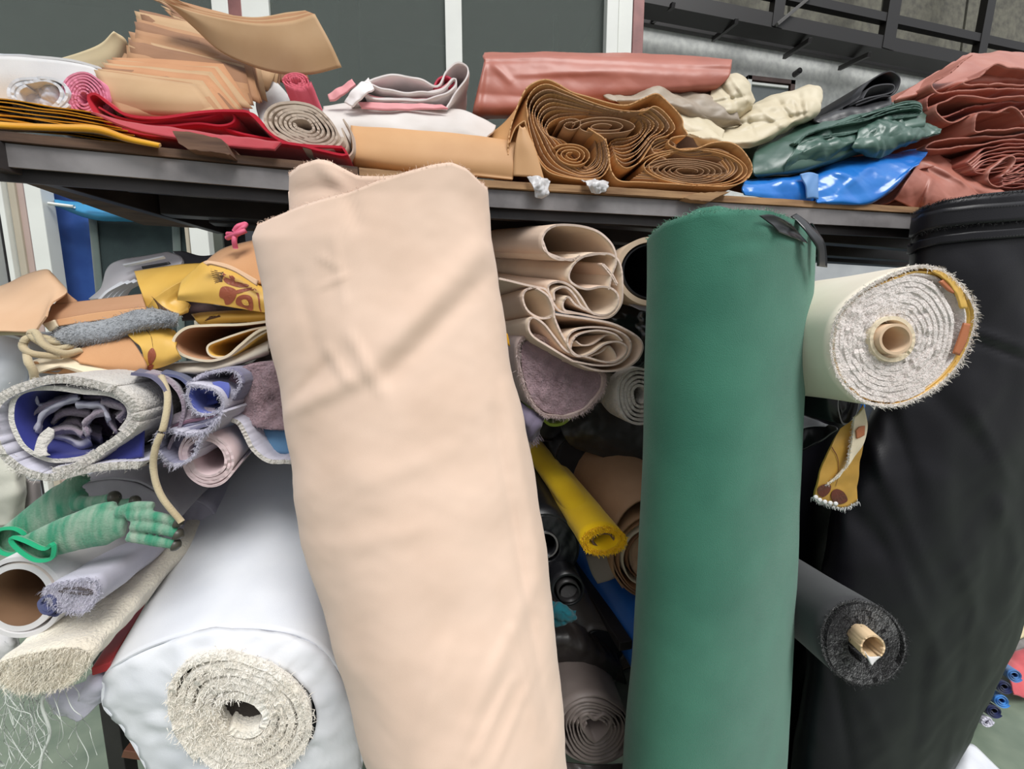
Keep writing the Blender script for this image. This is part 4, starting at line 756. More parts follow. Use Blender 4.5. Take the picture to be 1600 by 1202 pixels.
one('frayed_cream_sheet', 'frayed cream grey sheet edge under the loose yellow tube', 'sheet', patch(rY([[(760, 745), (900, 700), (1050, 690), (1200, 660), (1400, 575)], [(800, 750), (950, 735), (1080, 730), (1230, 690), (1400, 620)], [(850, 752), (980, 745), (1100, 738), (1240, 700), (1400, 640)]], (.74, .72, .74)), 14, 80, cr=(.004, .05)), .004, mat('cream_grey_cloth', (206, 196, 178), 'fabric', (170, 160, 150)))
one('frayed_grey_cloth', 'dark grey frayed cloth squeezed beneath the cream grey sheet', 'cloth', patch(rY([[(780, 760), (950, 745), (1150, 740), (1300, 700), (1430, 620)], [(860, 790), (1000, 780), (1180, 770), (1320, 740), (1430, 680)], [(900, 800), (1050, 790), (1200, 800), (1330, 770), (1430, 720)]], (.8, .79, .8)), 20, 80, cr=(.007, .05), seed=5), .004, mat('frayed_grey', (120, 118, 124), 'fabric', (78, 76, 86)))
# grey fur roll, rope
th = thing('grey_fur_roll', 'grey fur fabric roll lying between the brown card and the cream backed cloth', 'roll')
G = patch(rY([[(275, 520), (380, 480), (560, 455), (720, 415), (850, 420), (930, 440)], [(285, 545), (390, 500), (570, 470), (730, 430), (850, 440), (930, 455)], [(320, 575), (400, 550), (560, 530), (720, 480), (850, 470), (925, 468)], [(370, 600), (440, 590), (580, 570), (720, 510), (850, 490), (915, 475)], [(400, 605), (470, 600), (600, 580), (740, 530), (860, 500), (915, 480)]], (.77, .73, .715, .72, .76)), 40, 90, cr=(.004, .05), seed=3); part(th, 'fur_cloth', G, .004, M_gf)
gg = G.reshape(-1, 3)[::2]; nn = normals(G).reshape(-1, 3)[::2]; nn = nn * np.sign((nn * (EYE - gg)).sum(1, keepdims=True))
hairs('fur', gg, nn * .6 + np.array([-.8, 0, -.1]), .0055, .0008, M_gf, th, 4, 4, jitter=.002)
rp = thing('rope_coil', 'coil of natural rope hanging over the left end of the pile', 'rope')
tube([P(*q) for q in ((118, 540, .72), (85, 545, .7), (58, 532, .69), (48, 522, .69), (56, 520, .69), (70, 540, .685), (100, 552, .69), (125, 548, .71))], .0048, 'strand', M_rope, rp)
tube([P(*q) for q in ((125, 538, .73), (75, 535, .71), (45, 528, .69), (36, 542, .685), (52, 553, .68), (90, 556, .69), (120, 552, .71))], .0048, 'strand', M_rope, rp)
tube([P(*q) for q in ((-30, 522, .74), (30, 520, .73), (80, 530, .73), (118, 545, .73))], .0045, 'strand', M_rope, rp)
tube([P(*q) for q in ((42, 550, .69), (44, 565, .67), (52, 580, .67), (55, 600, .68))], .0048, 'strand', M_rope, rp)
tube([P(*q) for q in ((64, 530, .7), (80, 548, .69), (98, 556, .69))], .0045, 'strand', M_rope, rp)
cd = tube([P(*q) for q in ((252, 588, .64), (262, 620, .62), (256, 665, .605), (243, 700, .60), (240, 735, .60), (252, 775, .595), (284, 816, .59))], .0042, 'hanging_cord', M_rope)
cd.name = 'natural_cord'; tag(cd, 'natural cord hanging down in front of the lilac rolls to the green glove', 'cord')
rb = thing('pink_ribbon', 'knotted pink ribbon sticking up beside the tall beige roll', 'ribbon')
M_rib = mat('pink_ribbon_satin', (222, 104, 134), 'nylon')
for q in (((356, 366, .8), (368, 365, .79), (380, 356, .79), (384, 350, .8)), ((355, 372, .8), (370, 366, .785), (384, 360, .79)), ((368, 367, .79), (366, 376, .785), (368, 388, .79)), ((384, 350, .8), (372, 354, .79), (366, 362, .79))):
    tube([P(*c) for c in q], .0042, 'loop', M_rib, rb, n=14)
# big white plastic roll at the far left
fw = thing('far_left_white_roll', 'big white plastic covered roll cut by the left edge of the rack', 'roll')
G = loft([(48, 570), (40, 535), (0, 522), (-60, 530), (-100, 580), (-90, 640), (-20, 665), (30, 630), (48, 590)], .78, 1.2, n=80, closed=True, cr=(.004, .1)); part(fw, 'cover', G, .004, M_wpl, True); part(fw, 'rounded_end', disc('x', [(48, 570), (40, 535), (0, 522), (-60, 530), (-100, 580), (-90, 640), (-20, 665), (30, 630)], .785, None, bulge=.03, cr=(.005, .08)), .004, M_wpl, True)
fw2 = thing('lower_white_bundle', 'white cloth bundle hanging at the left edge below the oval roll', 'bundle')
G = patch([[(-90, 690, .8), (-20, 690, .78), (20, 720, .77), (40, 745, .78)], [(-90, 760, .78), (-20, 750, .76), (20, 765, .755), (40, 780, .77)], [(-90, 830, .8), (-20, 825, .78), (15, 820, .77), (36, 815, .79)]], 40, 40, cr=(.01, .09), seed=2); part(fw2, 'cloth', G, .004, mat('cream_white_cloth', (214, 212, 198), 'fabric', (192, 192, 180)))
G = patch([[(20, 730, .8), (45, 750, .79), (62, 752, .8)], [(32, 790, .79), (50, 790, .785), (64, 795, .8)], [(30, 830, .8), (52, 830, .79), (66, 835, .8)]], 20, 20, so=(.004, .1)); part(fw2, 'grey_edge', G, .004, mat('warm_grey_cloth', (160, 152, 150), 'fabric'))
# ---- big oval roll with scraps
Z5 = lambda pts: T(0, 560, .283, pts)
ov = thing('scrap_filled_roll', 'thick white felt roll gaping open with lilac scraps inside and a blue lining', 'roll')
G = loft(Z5([(775, 590), (600, 600), (450, 622), (280, 655), (150, 625), (30, 540), (-40, 400), (-20, 250), (100, 165), (300, 118), (480, 135), (640, 178), (735, 265), (735, 365), (640, 450), (560, 510), (500, 560), (400, 605), (290, 625)]), .60, 1.1, n=220, m=14, so=(.0015, .06), jag=.0012); part(ov, 'felt_wall', G, .011, M_felt, mats=[M_felt, M_lav, M_felt])
p, d = rim(G); hairs('frayed_edge', p, d, .005, .0007, M_felt, ov, 2, 9, jitter=.003)
G = loft(Z5([(560, 500), (480, 545), (400, 560), (270, 560), (150, 500), (90, 420), (60, 330), (80, 220), (160, 170), (300, 165), (450, 185), (600, 200), (690, 250), (710, 320), (660, 400)]), .606, 1.0, n=160, m=10, so=(.001, .08)); part(ov, 'inner_felt', G, .006, M_felt, mats=[M_felt, M_nav, M_felt])
G = patch([[(a, b, .63) for a, b in Z5([(795, 372), (680, 450), (560, 530), (500, 572)])], [(a, b, .615) for a, b in Z5([(790, 545), (700, 560), (600, 570), (510, 582)])]], 8, 16); part(ov, 'blue_lining', G, .003, M_nav)
scr = [((200, 400), (240, 300), (380, 230), (430, 215), 26), ((140, 390), (170, 320), (260, 260), (420, 205), 24), ((290, 350), (340, 300), (420, 290), (500, 300), 30), ((480, 360), (500, 310), (540, 270), (600, 250), 26),
       ((490, 420), (470, 360), (520, 310), (580, 290), 20), ((590, 250), (590, 310), (620, 370), (640, 400), 20), ((280, 420), (380, 440), (450, 470), (500, 440), 44), ((330, 380), (420, 350), (480, 400), (560, 430), 46),
       ((560, 240), (640, 250), (690, 280), (650, 330), 22), ((150, 180), (190, 200), (210, 250), (240, 260), 16), ((460, 215), (560, 215), (640, 230), (700, 260), 16), ((600, 330), (640, 300), (680, 300), (690, 320), 30), ((420, 250), (500, 255), (560, 260), (600, 330), 22), ((230, 450), (300, 400), (400, 390), (460, 420), 30)]
for i, (a, b, c, e, w_) in enumerate(scr):
    y = .63 + .012 * (i % 4)
    q = Z5([a, b, c, e]); h = w_ * .283
    G = patch([[(x, v - h, y + .03) for x, v in q], [(x, v, y - .008) for x, v in q], [(x + 2, v + h, y + .01) for x, v in q]], 12, 24, cr=(.006, .04), seed=i + 3); part(ov, 'scrap', G, .003, M_lil if i % 3 else M_lav)
G = patch([[(a, b, .612) for a, b in Z5([(270, 380), (300, 400), (290, 440)])], [(a, b, .605) for a, b in Z5([(215, 430), (240, 470), (250, 500)])], [(a, b, .6) for a, b in Z5([(190, 535), (225, 545), (275, 535)])]], 20, 16, cr=(.004, .04)); part(ov, 'hanging_scrap', G, .003, M_felt)
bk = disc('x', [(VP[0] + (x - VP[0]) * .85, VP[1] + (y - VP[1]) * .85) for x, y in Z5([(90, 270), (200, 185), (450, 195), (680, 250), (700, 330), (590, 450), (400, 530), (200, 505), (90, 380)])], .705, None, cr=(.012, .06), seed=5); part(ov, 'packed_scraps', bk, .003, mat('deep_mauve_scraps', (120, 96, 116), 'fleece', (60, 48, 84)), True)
# bluish outer layers of that roll, seen on its right flank
for i in range(3):
    G = patch([[(a + 14 + i * 20, b, .62 + .02 * i) for a, b in ((190, 586), (225, 592), (246, 615), (250, 655), (230, 700), (222, 730))], [(a + 16 + i * 20, b - 4, .76) for a, b in ((215, 580), (248, 592), (262, 615), (262, 650), (250, 690), (244, 720))], [(a + 20 + i * 18, b - 6, .98) for a, b in ((260, 575), (290, 590), (300, 610), (300, 640), (290, 670), (284, 690))]], 16, 40, cr=(.005, .06), seed=i); part(ov, 'outer_layer', G, .004, (mat('slate_lilac_cloth', (112, 110, 132), 'fabric', (84, 84, 110)), M_lil, mat('blue_grey_cloth', (96, 102, 134), 'fabric', (70, 74, 106)))[i])
# ---- crumpled lilac and blue roll
Z8 = lambda pts: T(220, 560, .1997, pts)
M_bl = mat('printed_blue_cloth', (72, 84, 168), 'fabric', (120, 128, 178)); M_gl = mat('grey_lilac_cloth', (158, 158, 178), 'fabric', (124, 122, 150))
cr_ = thing('crumpled_lilac_roll', 'crumpled grey lilac cloth roll with blue lining and frayed edges', 'roll')
def fray(pl, G, m, ln=.006, per=7, sd=1, nm='frayed_edge', wd=.0007): p, d = rim(G); return hairs(nm, p, d, ln, wd, m, pl, sd, per, jitter=.0015)
G = loft(Z8([(380, 215), (480, 130), (620, 95), (740, 110), (780, 180), (760, 260), (700, 340), (660, 420), (610, 470), (520, 560), (440, 600)]), .66, .95, n=90, m=12, cr=(.004, .05), jag=.001, seed=2); part(cr_, 'outer_layer', G, .004, M_gl, mats=[M_gl, M_lav, M_lav]); fray(cr_, G, M_lav)
G = loft(Z8([(375, 205), (460, 215), (560, 240), (620, 300), (640, 380), (600, 420), (520, 440), (430, 420), (390, 370), (365, 300), (380, 230)]), .635, .85, n=80, m=8, cr=(.002, .05)); part(cr_, 'inner_tube', G, .004, M_lav, mats=[M_lav, M_bl, M_lav]); fray(cr_, G, M_lav)
G = patch([[(a, b, .66) for a, b in Z8([(430, 235), (500, 240), (580, 260)])], [(a, b, .68) for a, b in Z8([(415, 300), (500, 300), (590, 300)])], [(a, b, .67) for a, b in Z8([(410, 370), (500, 370), (600, 340)])]], 16, 20, cr=(.004, .04)); part(cr_, 'blue_lining', G, .003, M_bl)
G = patch([[(a, b, .655) for a, b in Z8([(560, 190), (620, 180), (690, 195)])], [(a, b, .65) for a, b in Z8([(590, 240), (640, 250), (700, 240)])], [(a, b, .65) for a, b in Z8([(640, 330), (665, 330), (690, 310)])]], 14, 16, cr=(.002, .04)); part(cr_, 'blue_lining', G, .003, M_bl)
for i in range(5):
    G = patch([[(a, b, .66) for a, b in Z8([(210 + i * 20, 480 + i * 14), (320, 430 + i * 20), (440, 390 + i * 22), (580, 400 + i * 10)])], [(a, b, .645) for a, b in Z8([(220 + i * 12, 540 + i * 14), (330, 500 + i * 20), (460, 460 + i * 22), (600, 440 + i * 10)])]], 10, 36, cr=(.005, .04), seed=i + 9); part(cr_, 'crumpled_layer', G, .004, (M_lil, mat('rose_lilac', (150, 112, 130), 'fabric'), M_gl, M_lav, M_gl)[i])
G = loft(Z8([(640, 420), (590, 500), (540, 560), (480, 620), (420, 740), (340, 820), (250, 830), (170, 770), (120, 680), (130, 620), (200, 570), (330, 590), (430, 590), (520, 560), (600, 480)]), .625, .85, n=110, m=10, cr=(.003, .05), jag=.0015, seed=4); part(cr_, 'lower_tube', G, .004, M_lav, mats=[M_lav, M_gl, M_lav]); fray(cr_, G, M_lav, .008, 8)
G = disc('x', Z8([(150, 650), (220, 590), (400, 600), (480, 620), (420, 720), (330, 800), (200, 760)]), .66, None, cr=(.005, .05)); part(cr_, 'packed_cloth', G, .003, M_gl, True)
# pinkish paper roll below it
small_roll('pinkish_paper_roll', 'hollow pinkish white paper roll with a teardrop opening below the lilac cloth', 'roll', 323, 717, 47, 40, 3.4, .64, 1.1, .0036, mat('pinkish_white_paper', (222, 200, 200), 'paper', (206, 184, 186)), inner=.62, rot=.45, lump=.05, seed=4, back=(430, 618, 1.0))
# mauve fleece roll and blue lined cloth under it
mv = thing('left_mauve_fleece_roll', 'mauve fleece roll end packed tight, left of the tall beige roll', 'roll')
ol = [(362, 640), (358, 600), (375, 578), (410, 568), (470, 575), (490, 620), (480, 665), (430, 670), (385, 660)]
G = disc('x', ol, .70, None, bulge=-.0, cr=(.008, .035), nr=24); part(mv, 'fleece_end', G, .004, M_mauve, True); a_ = G.reshape(-1, 3); hairs('fluff', a_, np.tile([0, -1., 0], (len(a_), 1)), .004, .0006, M_mauve, mv, 3, 3, jitter=.002)
G = loft(ol, .70, 1.1, closed=True, n=70, cr=(.003, .06)); part(mv, 'outer_wrap', G, .004, M_mauve, True)
G = loft([(360, 655), (375, 665), (395, 700), (420, 722), (450, 722), (490, 725)], .67, 1.0, n=60, m=8, cr=(.003, .05), jag=.001); o = one('blue_lined_cloth', 'white cloth edge with pale blue lining under the left mauve fleece roll', 'cloth', G, .007, M_lav, mats=[M_lav, mat('steel_blue_lining', (100, 142, 178), 'fabric'), M_felt])
one('steel_blue_sheet', 'steel blue sheet visible inside the white cloth edge', 'sheet', patch([[(385, 664, .73), (430, 672, .72), (500, 670, .72)], [(398, 695, .72), (430, 708, .71), (500, 712, .71)]], 8, 14), .003, mat('steel_blue_lining', (100, 142, 178), 'fabric'))
# grey lavender rolls running back
def body(name, label, cat, prof, Y, Yb, m, back=None, cr=(.002, .1), n=80, t=.004, seed=1, inner=None, mats=None, so=None):
    th = thing(name, label, cat); G = loft(prof, Y, Yb, back=back, closed=True, n=n, m=14, cr=cr, so=so, seed=seed); part(th, 'outer_wrap', G, t, m, True, mats); return th, G
M_gl2 = mat('pale_grey_sheeting', (190, 188, 200), 'nylon', (168, 166, 182))
th, G = body('pale_grey_roll', 'pale grey roll running back between the green gloves and the big white roll', 'roll', ell(300, 812, 38, 30, .3), .84, 1.3, M_gl2, back=(438, 668, .9)); G = disc('x', ell(300, 812, 37, 29, .3), .845, None, cr=(.004, .04)); part(th, 'cloth_end', G, .003, M_gl2, True)
th, G = body('grey_sheet_bundle', 'grey sheet bundle lying under the scrap filled roll, behind the gloves', 'bundle', ell(175, 800, 95, 52, -.05, lump=.05), .74, 1.1, mat('mid_grey_sheeting', (166, 162, 166), 'fabric', (140, 136, 144)), back=(350, 665, .9), cr=(.004, .12)); G = disc('x', ell(175, 800, 93, 50, -.05, lump=.05), .745, None, cr=(.004, .08)); part(th, 'folded_end', G, .003, mat('mid_grey_sheeting', (166, 162, 166), 'fabric'), True)
# ---- gloves: cuff, palm and fingers fused into one skin
M_glv = mat('green_knit_glove', (62, 138, 108), 'fabric', (150, 170, 152), scale=420, bump=.7, stretch=(9, 2, 2.2)); M_cuff = mat('bright_green_cuff', (38, 166, 118), 'fabric'); M_tip = mat('dark_coated_fingertips', (72, 70, 62), 'vinyl')
def glove(name, label, path, hs, fingers, Y, cuff):
    th = thing(name, label, 'glove'); Vs = []; Fs = []; base = 0
    def add(pts, rs, flat, n=26, sides=14):
        nonlocal base
        p = catmull3(np.array([P(*q) for q in pts]), n); tn = np.gradient(p, axis=0); tn /= np.linalg.norm(tn, axis=1, keepdims=True)
        dep = np.array([0, 1., 0]); a = np.cross(tn, dep); a /= np.linalg.norm(a, axis=1, keepdims=True); r = np.interp(np.linspace(0, 1, n), np.linspace(0, 1, len(rs)), rs)[:, None, None]
        th_ = np.linspace(0, 2 * np.pi, sides, endpoint=False)[None, :, None]; G = p[:, None] + r * (np.cos(th_) * a[:, None] + np.sin(th_) * flat * dep)
        G = G.transpose(1, 0, 2); Vs.append(G.reshape(-1, 3)); f = (quads(sides, n, True) + base).tolist(); f.append([base + i * n for i in range(sides)]); f.append([base + i * n + n - 1 for i in range(sides)][::-1]); Fs.extend(f); base += sides * n
    add(path, hs, .42)
    for f in fingers: add(f[0], f[1], .8, 18, 10)
    o = mesh('glove_skin', np.concatenate(Vs), Fs, M_glv, th); md = o.modifiers.new('fuse', 'REMESH'); md.mode = 'VOXEL'; md.voxel_size = .0022; md.use_smooth_shade = True; sm = o.modifiers.new('s', 'SMOOTH'); sm.iterations = 3
    for f in fingers:
        if f[2]:
            q = f[0][-1]; q0 = f[0][-2]; k = .22; s = (q0[0] * k + q[0] * (1 - k), q0[1] * k + q[1] * (1 - k), q[2]); e = (q[0] + 3, q[1] + (q[1] - q0[1]) * .08, q[2]); tube([P(*s), P(*e)], 0, 'coated_fingertip', M_tip, th, rs=[f[1][-2] * 1.04, f[1][-2] * 1.05, f[1][-1] * 1.25, f[1][-1] * .9, .001], n=14, sides=12)
    G = loft(cuff, Y, Y + .03, closed=True, n=50, m=5, back=(np.mean([c[0] for c in cuff]) + 6, np.mean([c[1] for c in cuff]) - 2, .96)); part(th, 'cuff', G, .0045, M_cuff, True)
    return th
glove('green_work_glove', 'green knitted work glove lying palm flat with its rolled cuff facing front', [(42, 858, .6), (80, 845, .6), (125, 830, .602), (165, 824, .604), (196, 824, .605)], [.018, .023, .027, .027, .013],
      [([(185, 802, .606), (212, 793, .606), (240, 790, .606)], [.010, .009, .006], False), ([(200, 806, .602), (245, 808, .6), (284, 818, .6)], [.0078, .0078, .006], True), ([(205, 822, .598), (245, 826, .597), (284, 837, .597)], [.0078, .0078, .006], True), ([(200, 838, .598), (245, 846, .597), (280, 853, .597)], [.008, .008, .006], True), ([(120, 812, .606), (150, 798, .608), (180, 790, .61)], [.01, .009, .007], False)],
      .578, [(20, 840), (40, 846), (68, 858), (82, 850), (84, 862), (78, 874), (56, 876), (34, 864), (18, 848)])
glove('second_green_glove', 'second green knitted glove with dark coated fingers, half hidden behind the other', [(8, 856, .65), (40, 830, .65), (75, 800, .652), (105, 778, .655), (125, 765, .66)], [.024, .024, .023, .024, .018],
      [([(115, 788, .65), (150, 785, .65), (184, 777, .65)], [.012, .010, .008], True), ([(130, 792, .655), (180, 790, .656), (216, 782, .656)], [.009, .008, .0065], True), ([(100, 770, .66), (115, 755, .66), (135, 745, .67)], [.012, .011, .009], False)],
      .625, [(-6, 830), (20, 826), (38, 836), (36, 850), (22, 866), (2, 864), (-12, 848)])
# ---- cardboard tube, lavender roll, blue knot, cream blanket
M_core = mat('brown_card_core', (132, 100, 72), 'card', (106, 78, 56))
tb_ = thing('wide_card_tube', 'wide white roll on a hollow brown card tube at the left edge', 'roll')
G = loft(ell(30, 934, 66, 60), .60, 1.1, closed=True, n=70, m=8); part(tb_, 'white_wrap', G, .006, M_wh, True)
G = loft(ell(28, 934, 53, 49), .602, 1.1, closed=True, n=60, m=8); part(tb_, 'core_tube', G, .008, M_core, True, mats=[mat('pale_wrap_inner', (226, 214, 204), 'card'), M_core, M_wh])
G = patch([[(22, 968, .66), (40, 940, .68), (70, 905, .7)], [(55, 975, .65), (66, 950, .68), (84, 918, .7)]], 14, 20, cr=(.008, .05)); part(tb_, 'loose_film', G, .002, mat('grey_film', (150, 148, 150), 'gloss', (90, 88, 92), rough=.3))
sheet('hollow_shade', disc('x', ell(196, 827, 38, 35), .8, None), .01, M_blk, tb_, True)  # black disc stands in for the darkness inside the hollow tube
lr = thing('flattened_lavender_roll', 'flattened lavender white roll with a slit opening at its fuzzy end', 'roll')
Z6 = lambda pts: T(0, 880, .268, pts)
fl_p = Z6([(265, 160), (320, 120), (430, 105), (540, 100), (575, 150), (560, 210), (500, 272), (440, 280), (340, 260), (290, 210)])
G = loft(fl_p, .575, 1.1, back=(340, 780, 1.0), closed=True, n=90, m=14, so=(.002, .1)); part(lr, 'outer_wrap', G, .004, M_lav, True); fray(lr, G, M_lav, .006, 12)
G = disc('x', fl_p, .577, None, inner=.18, nr=16, cr=(.003, .03)); G2 = G.copy(); part(lr, 'fuzzy_end', G, .006, mat('lavender_fleece', (214, 208, 220), 'fleece', (190, 184, 200)), True); a_ = G.reshape(-1, 3); hairs('fluff', a_, np.tile([0, -1., 0], (len(a_), 1)), .005, .0006, M_lav, lr, 3, 3, jitter=.002)
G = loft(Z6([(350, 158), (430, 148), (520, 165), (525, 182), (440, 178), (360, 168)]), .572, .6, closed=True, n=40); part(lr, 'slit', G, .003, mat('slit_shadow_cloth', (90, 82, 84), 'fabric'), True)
kn = thing('blue_cloth_knot', 'blue grey knotted cloth end below the lavender roll', 'cloth'); M_kn = mat('blue_grey_knit', (112, 118, 156), 'fabric', (70, 74, 116))
for i in range(3):
    G = loft(spiral(74 + i * 5, 950 + (i - 1) * 6, 15 - 3 * i, 17 - 4 * i, 1.4, .5, .4 + i, seed=i), .572 + .004 * i, .68, n=60, m=6, cr=(.003, .03), seed=i); part(kn, 'twist', G, .0035, M_kn)
cb = thing('cream_fleece_blanket_roll', 'flattened cream fleece blanket roll with ribbed bands and a ragged open end', 'blanket')
M_cf = mat('cream_fleece', (244, 238, 220), 'fleece', (228, 218, 200)); fp = Z6([(-10, 600), (80, 560), (250, 520), (420, 500), (520, 530), (480, 620), (420, 690), (330, 715), (200, 735), (100, 725), (20, 680)])
G = loft(fp, .565, 1.15, back=(392, 722, .88), closed=True, n=110, m=60, so=(.002, .08), seed=4)
t_ = np.linspace(0, 1, 60)[None, :] ** 1.3; nn = normals(G, True); G = G + nn * (.0022 * np.sin(np.minimum(t_ * 95, 22)) * np.exp(-t_ * 5))[..., None]
part(cb, 'outer_wrap', G, .005, M_cf, True); fray(cb, G, M_cf, .007, 16)
G = disc('x', fp, .567, None, inner=.1, nr=16, cr=(.007, .04), n=110); part(cb, 'ragged_end', G, .005, mat('ivory_fleece', (240, 230, 212), 'fleece', (216, 202, 186)), True); a_ = G.reshape(-1, 3); hairs('fluff', a_, np.tile([0, -1., -.2], (len(a_), 1)), .007, .0007, M_cf, cb, 3, 4, jitter=.003)
# red strip, lilac cloth, end of another roll
tag(bar('red_plastic_strip', P(158, 1046, .6), P(262, 880, .95), .02, .012, mat('red_plastic', (164, 44, 48), 'plastic')), 'red plastic strip between the cream blanket roll and the big white roll', 'strip')
one('lilac_cloth_tail', 'lilac white cloth tail hanging under the cream blanket roll', 'cloth', patch([[(70, 1068, .64), (110, 1072, .62), (150, 1050, .61), (165, 1040, .64)], [(80, 1095, .62), (115, 1095, .6), (150, 1075, .6), (172, 1062, .62)], [(95, 1112, .63), (125, 1122, .61), (150, 1100, .61), (170, 1085, .63)]], 40, 50, cr=(.012, .06), seed=8), .004, M_lav)
one('white_fluff_bundle', 'white frayed bundle low at the left edge under the card tube', 'bundle', patch([[(-40, 985, .68), (10, 992, .66), (30, 995, .67)], [(-40, 1010, .66), (10, 1010, .65), (28, 1015, .66)], [(-40, 1040, .68), (5, 1035, .67), (20, 1030, .68)]], 30, 30, cr=(.012, .05), seed=4), .004, M_wh)
# hanging threads
r = np.random.RandomState(5); tp_ = []
thd = thing('hanging_threads', 'tangle of thin white threads hanging below the cream blanket at lower left', 'threads')
M_thr = mat('white_thread', (214, 220, 212), 'fabric')
for i in range(46):
    x = r.uniform(-40, 110); y = 1062 + r.uniform(-6, 14); q = [(x, y, .6)]
    for k in range(5): x += r.uniform(-26, 26); y += r.uniform(8, 40); q.append((x, y, .6 + r.uniform(-.04, .04)))
    o = tube([P(*c) for c in q], .00045 if i else .0022, 'thread', M_thr, thd, n=22, sides=3)
o = tube([P(*c) for c in ((69, 1085, .58), (66, 1105, .58), (78, 1145, .58), (66, 1180, .58), (60, 1215, .58))], .0018, 'thick_thread', M_thr, thd, n=24, sides=5)
# ---- the big white roll
M_wr = mat('white_sheeting', (232, 234, 238), 'nylon', (222, 225, 232), rough=.45); M_wf = mat('white_fur', (246, 242, 234), 'fleece', (232, 224, 208))
wr_ = thing('big_white_roll', 'big white fur fabric roll in a loose white wrapper pointing at the viewer', 'roll')
wp = [(162, 1078), (172, 1048), (240, 1010), (330, 985), (420, 985), (490, 1005), (535, 1060), (562, 1150), (556, 1230), (480, 1330), (330, 1340), (262, 1260), (232, 1205), (190, 1135), (165, 1108)]
G = loft(wp, .6, 1.25, back=(487, 700, 1.0), closed=True, n=160, m=30, so=(.003, .25), cre=[(180, 1040, 330, 960, 10, .004), (300, 900, 470, 930, 14, .004), (420, 860, 330, 980, 16, -.004), (270, 830, 180, 1050, 8, .003)], seed=5); part(wr_, 'wrapper', G, .003, M_wr, True)
wsp = spiral(378, 1122, 120, 92, 6.0, .27, .3, 2, .05, 4, n=330)
G = loft(wsp, .565, .95, back=(425, 940, .98), n=None, m=12, so=(.002, .05), jag=.0015, cen=(378, 1122)); part(wr_, 'fur_cloth', G, .0085, M_wf)
p, d = rim(G); p = p[:-34]; d = d[:-34]; hairs('fur', np.concatenate([p, p + np.array([0, .004, .003])]), np.concatenate([d, d]), .0075, .0013, M_wf, wr_, 5, 13, jitter=.003, spread=.9, droop=.3)
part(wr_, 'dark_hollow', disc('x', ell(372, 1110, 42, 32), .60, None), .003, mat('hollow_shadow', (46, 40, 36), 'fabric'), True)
a_ = catmull(wp, 150, True)[:-1]; b_ = catmull(ell(380, 1112, 116, 86, .2, 16), 200, True)[:-1]
an = np.arctan2(a_[:, 1] - 1120, a_[:, 0] - 370); bn = np.arctan2(b_[:, 1] - 1112, b_[:, 0] - 380); b2_ = np.array([b_[np.argmin(np.abs(np.angle(np.exp(1j * (bn - t)))))] for t in an])
k_ = np.linspace(0, 1, 12)[None, :, None]; q_ = a_[:, None] * (1 - k_) + b2_[:, None] * k_; q_[..., 1] -= 10 * np.sin(k_[..., 0] * np.pi)
G = P(q_[..., 0], q_[..., 1], .602 - .022 * k_[..., 0] ** .7 + 0 * q_[..., 0]); G = deform(G, (.005, .05), (.002, .05), None, True, 4); part(wr_, 'gathered_wrapper_end', G, .002, M_wr, True)
# ================================================================ rolls standing in front of the rack
def column(rows, Yt, Yb_, b, ftop, btop, n=96, m=150, pybot=1800, cr=None, so=None, cre=None, seed=1, sq=1.0, arc=(0, 2 * np.pi), inset=0.0):
    ry = [q[0] for q in rows]; full = abs(arc[1] - arc[0] - 2 * np.pi) < 1e-6
    th_ = np.linspace(arc[0], arc[1], n, endpoint=not full); v = np.linspace(0, 1, m)
    out = np.zeros((n, m, 3))
    def ext_(col, y):
        x = np.interp(y, ry, [q[col] for q in rows]); s = (rows[-1][col] - rows[-2][col]) / (ry[-1] - ry[-2]); return np.where(y > ry[-1], rows[-1][col] + s * (y - ry[-1]), x)
    for i, t in enumerate(th_):
        c = np.sign(np.cos(t)) * abs(np.cos(t)) ** sq; s = np.sign(np.sin(t)) * abs(np.sin(t)) ** sq
        L0, R0 = ext_(1, np.array([rows[1][0]]))[0], ext_(2, np.array([rows[1][0]]))[0]
        px0 = (L0 + R0) / 2 - (R0 - L0) / 2 * c
        f0, b0 = ftop(px0), btop(px0); w_ = (s + 1) / 2; w_ = w_ * w_ * (3 - 2 * w_)
        top = b0 * (1 - w_) + f0 * w_
        py = top + (pybot - top) * v; L = ext_(1, py) + inset; R_ = ext_(2, py) - inset
        Yc = Yt + (Yb_ - Yt) * np.clip((py - 300) / 1000, 0, 1.2)
        out[i] = P((L + R_) / 2 - (R_ - L) / 2 * c, py, Yc - b * s)
    if cr or so or cre: out = deform(out, cr, so, cre, full, seed)
    return out
def pl(pts): xs_ = [p[0] for p in pts]; ys_ = [p[1] for p in pts]; return lambda x: float(np.interp(x, xs_, ys_))
M_bei = mat('beige_canvas', (232, 204, 184), 'fabric', (224, 195, 174), scale=1500, bump=.12)
bcol = thing('tall_beige_roll', 'tall beige canvas roll leaning on the shelf, the largest roll in front', 'roll')
rows = [(262, 448, 750), (300, 430, 762), (372, 396, 768), (450, 410, 777), (600, 437, 803), (700, 450, 828), (850, 474, 850), (1000, 518, 868), (1202, 574, 886)]
ft = pl([(396, 374), (420, 346), (480, 322), (545, 302), (585, 284), (625, 272), (680, 258), (710, 253), (735, 262), (762, 292)])
bt_ = pl([(396, 380), (470, 345), (560, 310), (640, 300), (720, 285), (762, 296)])
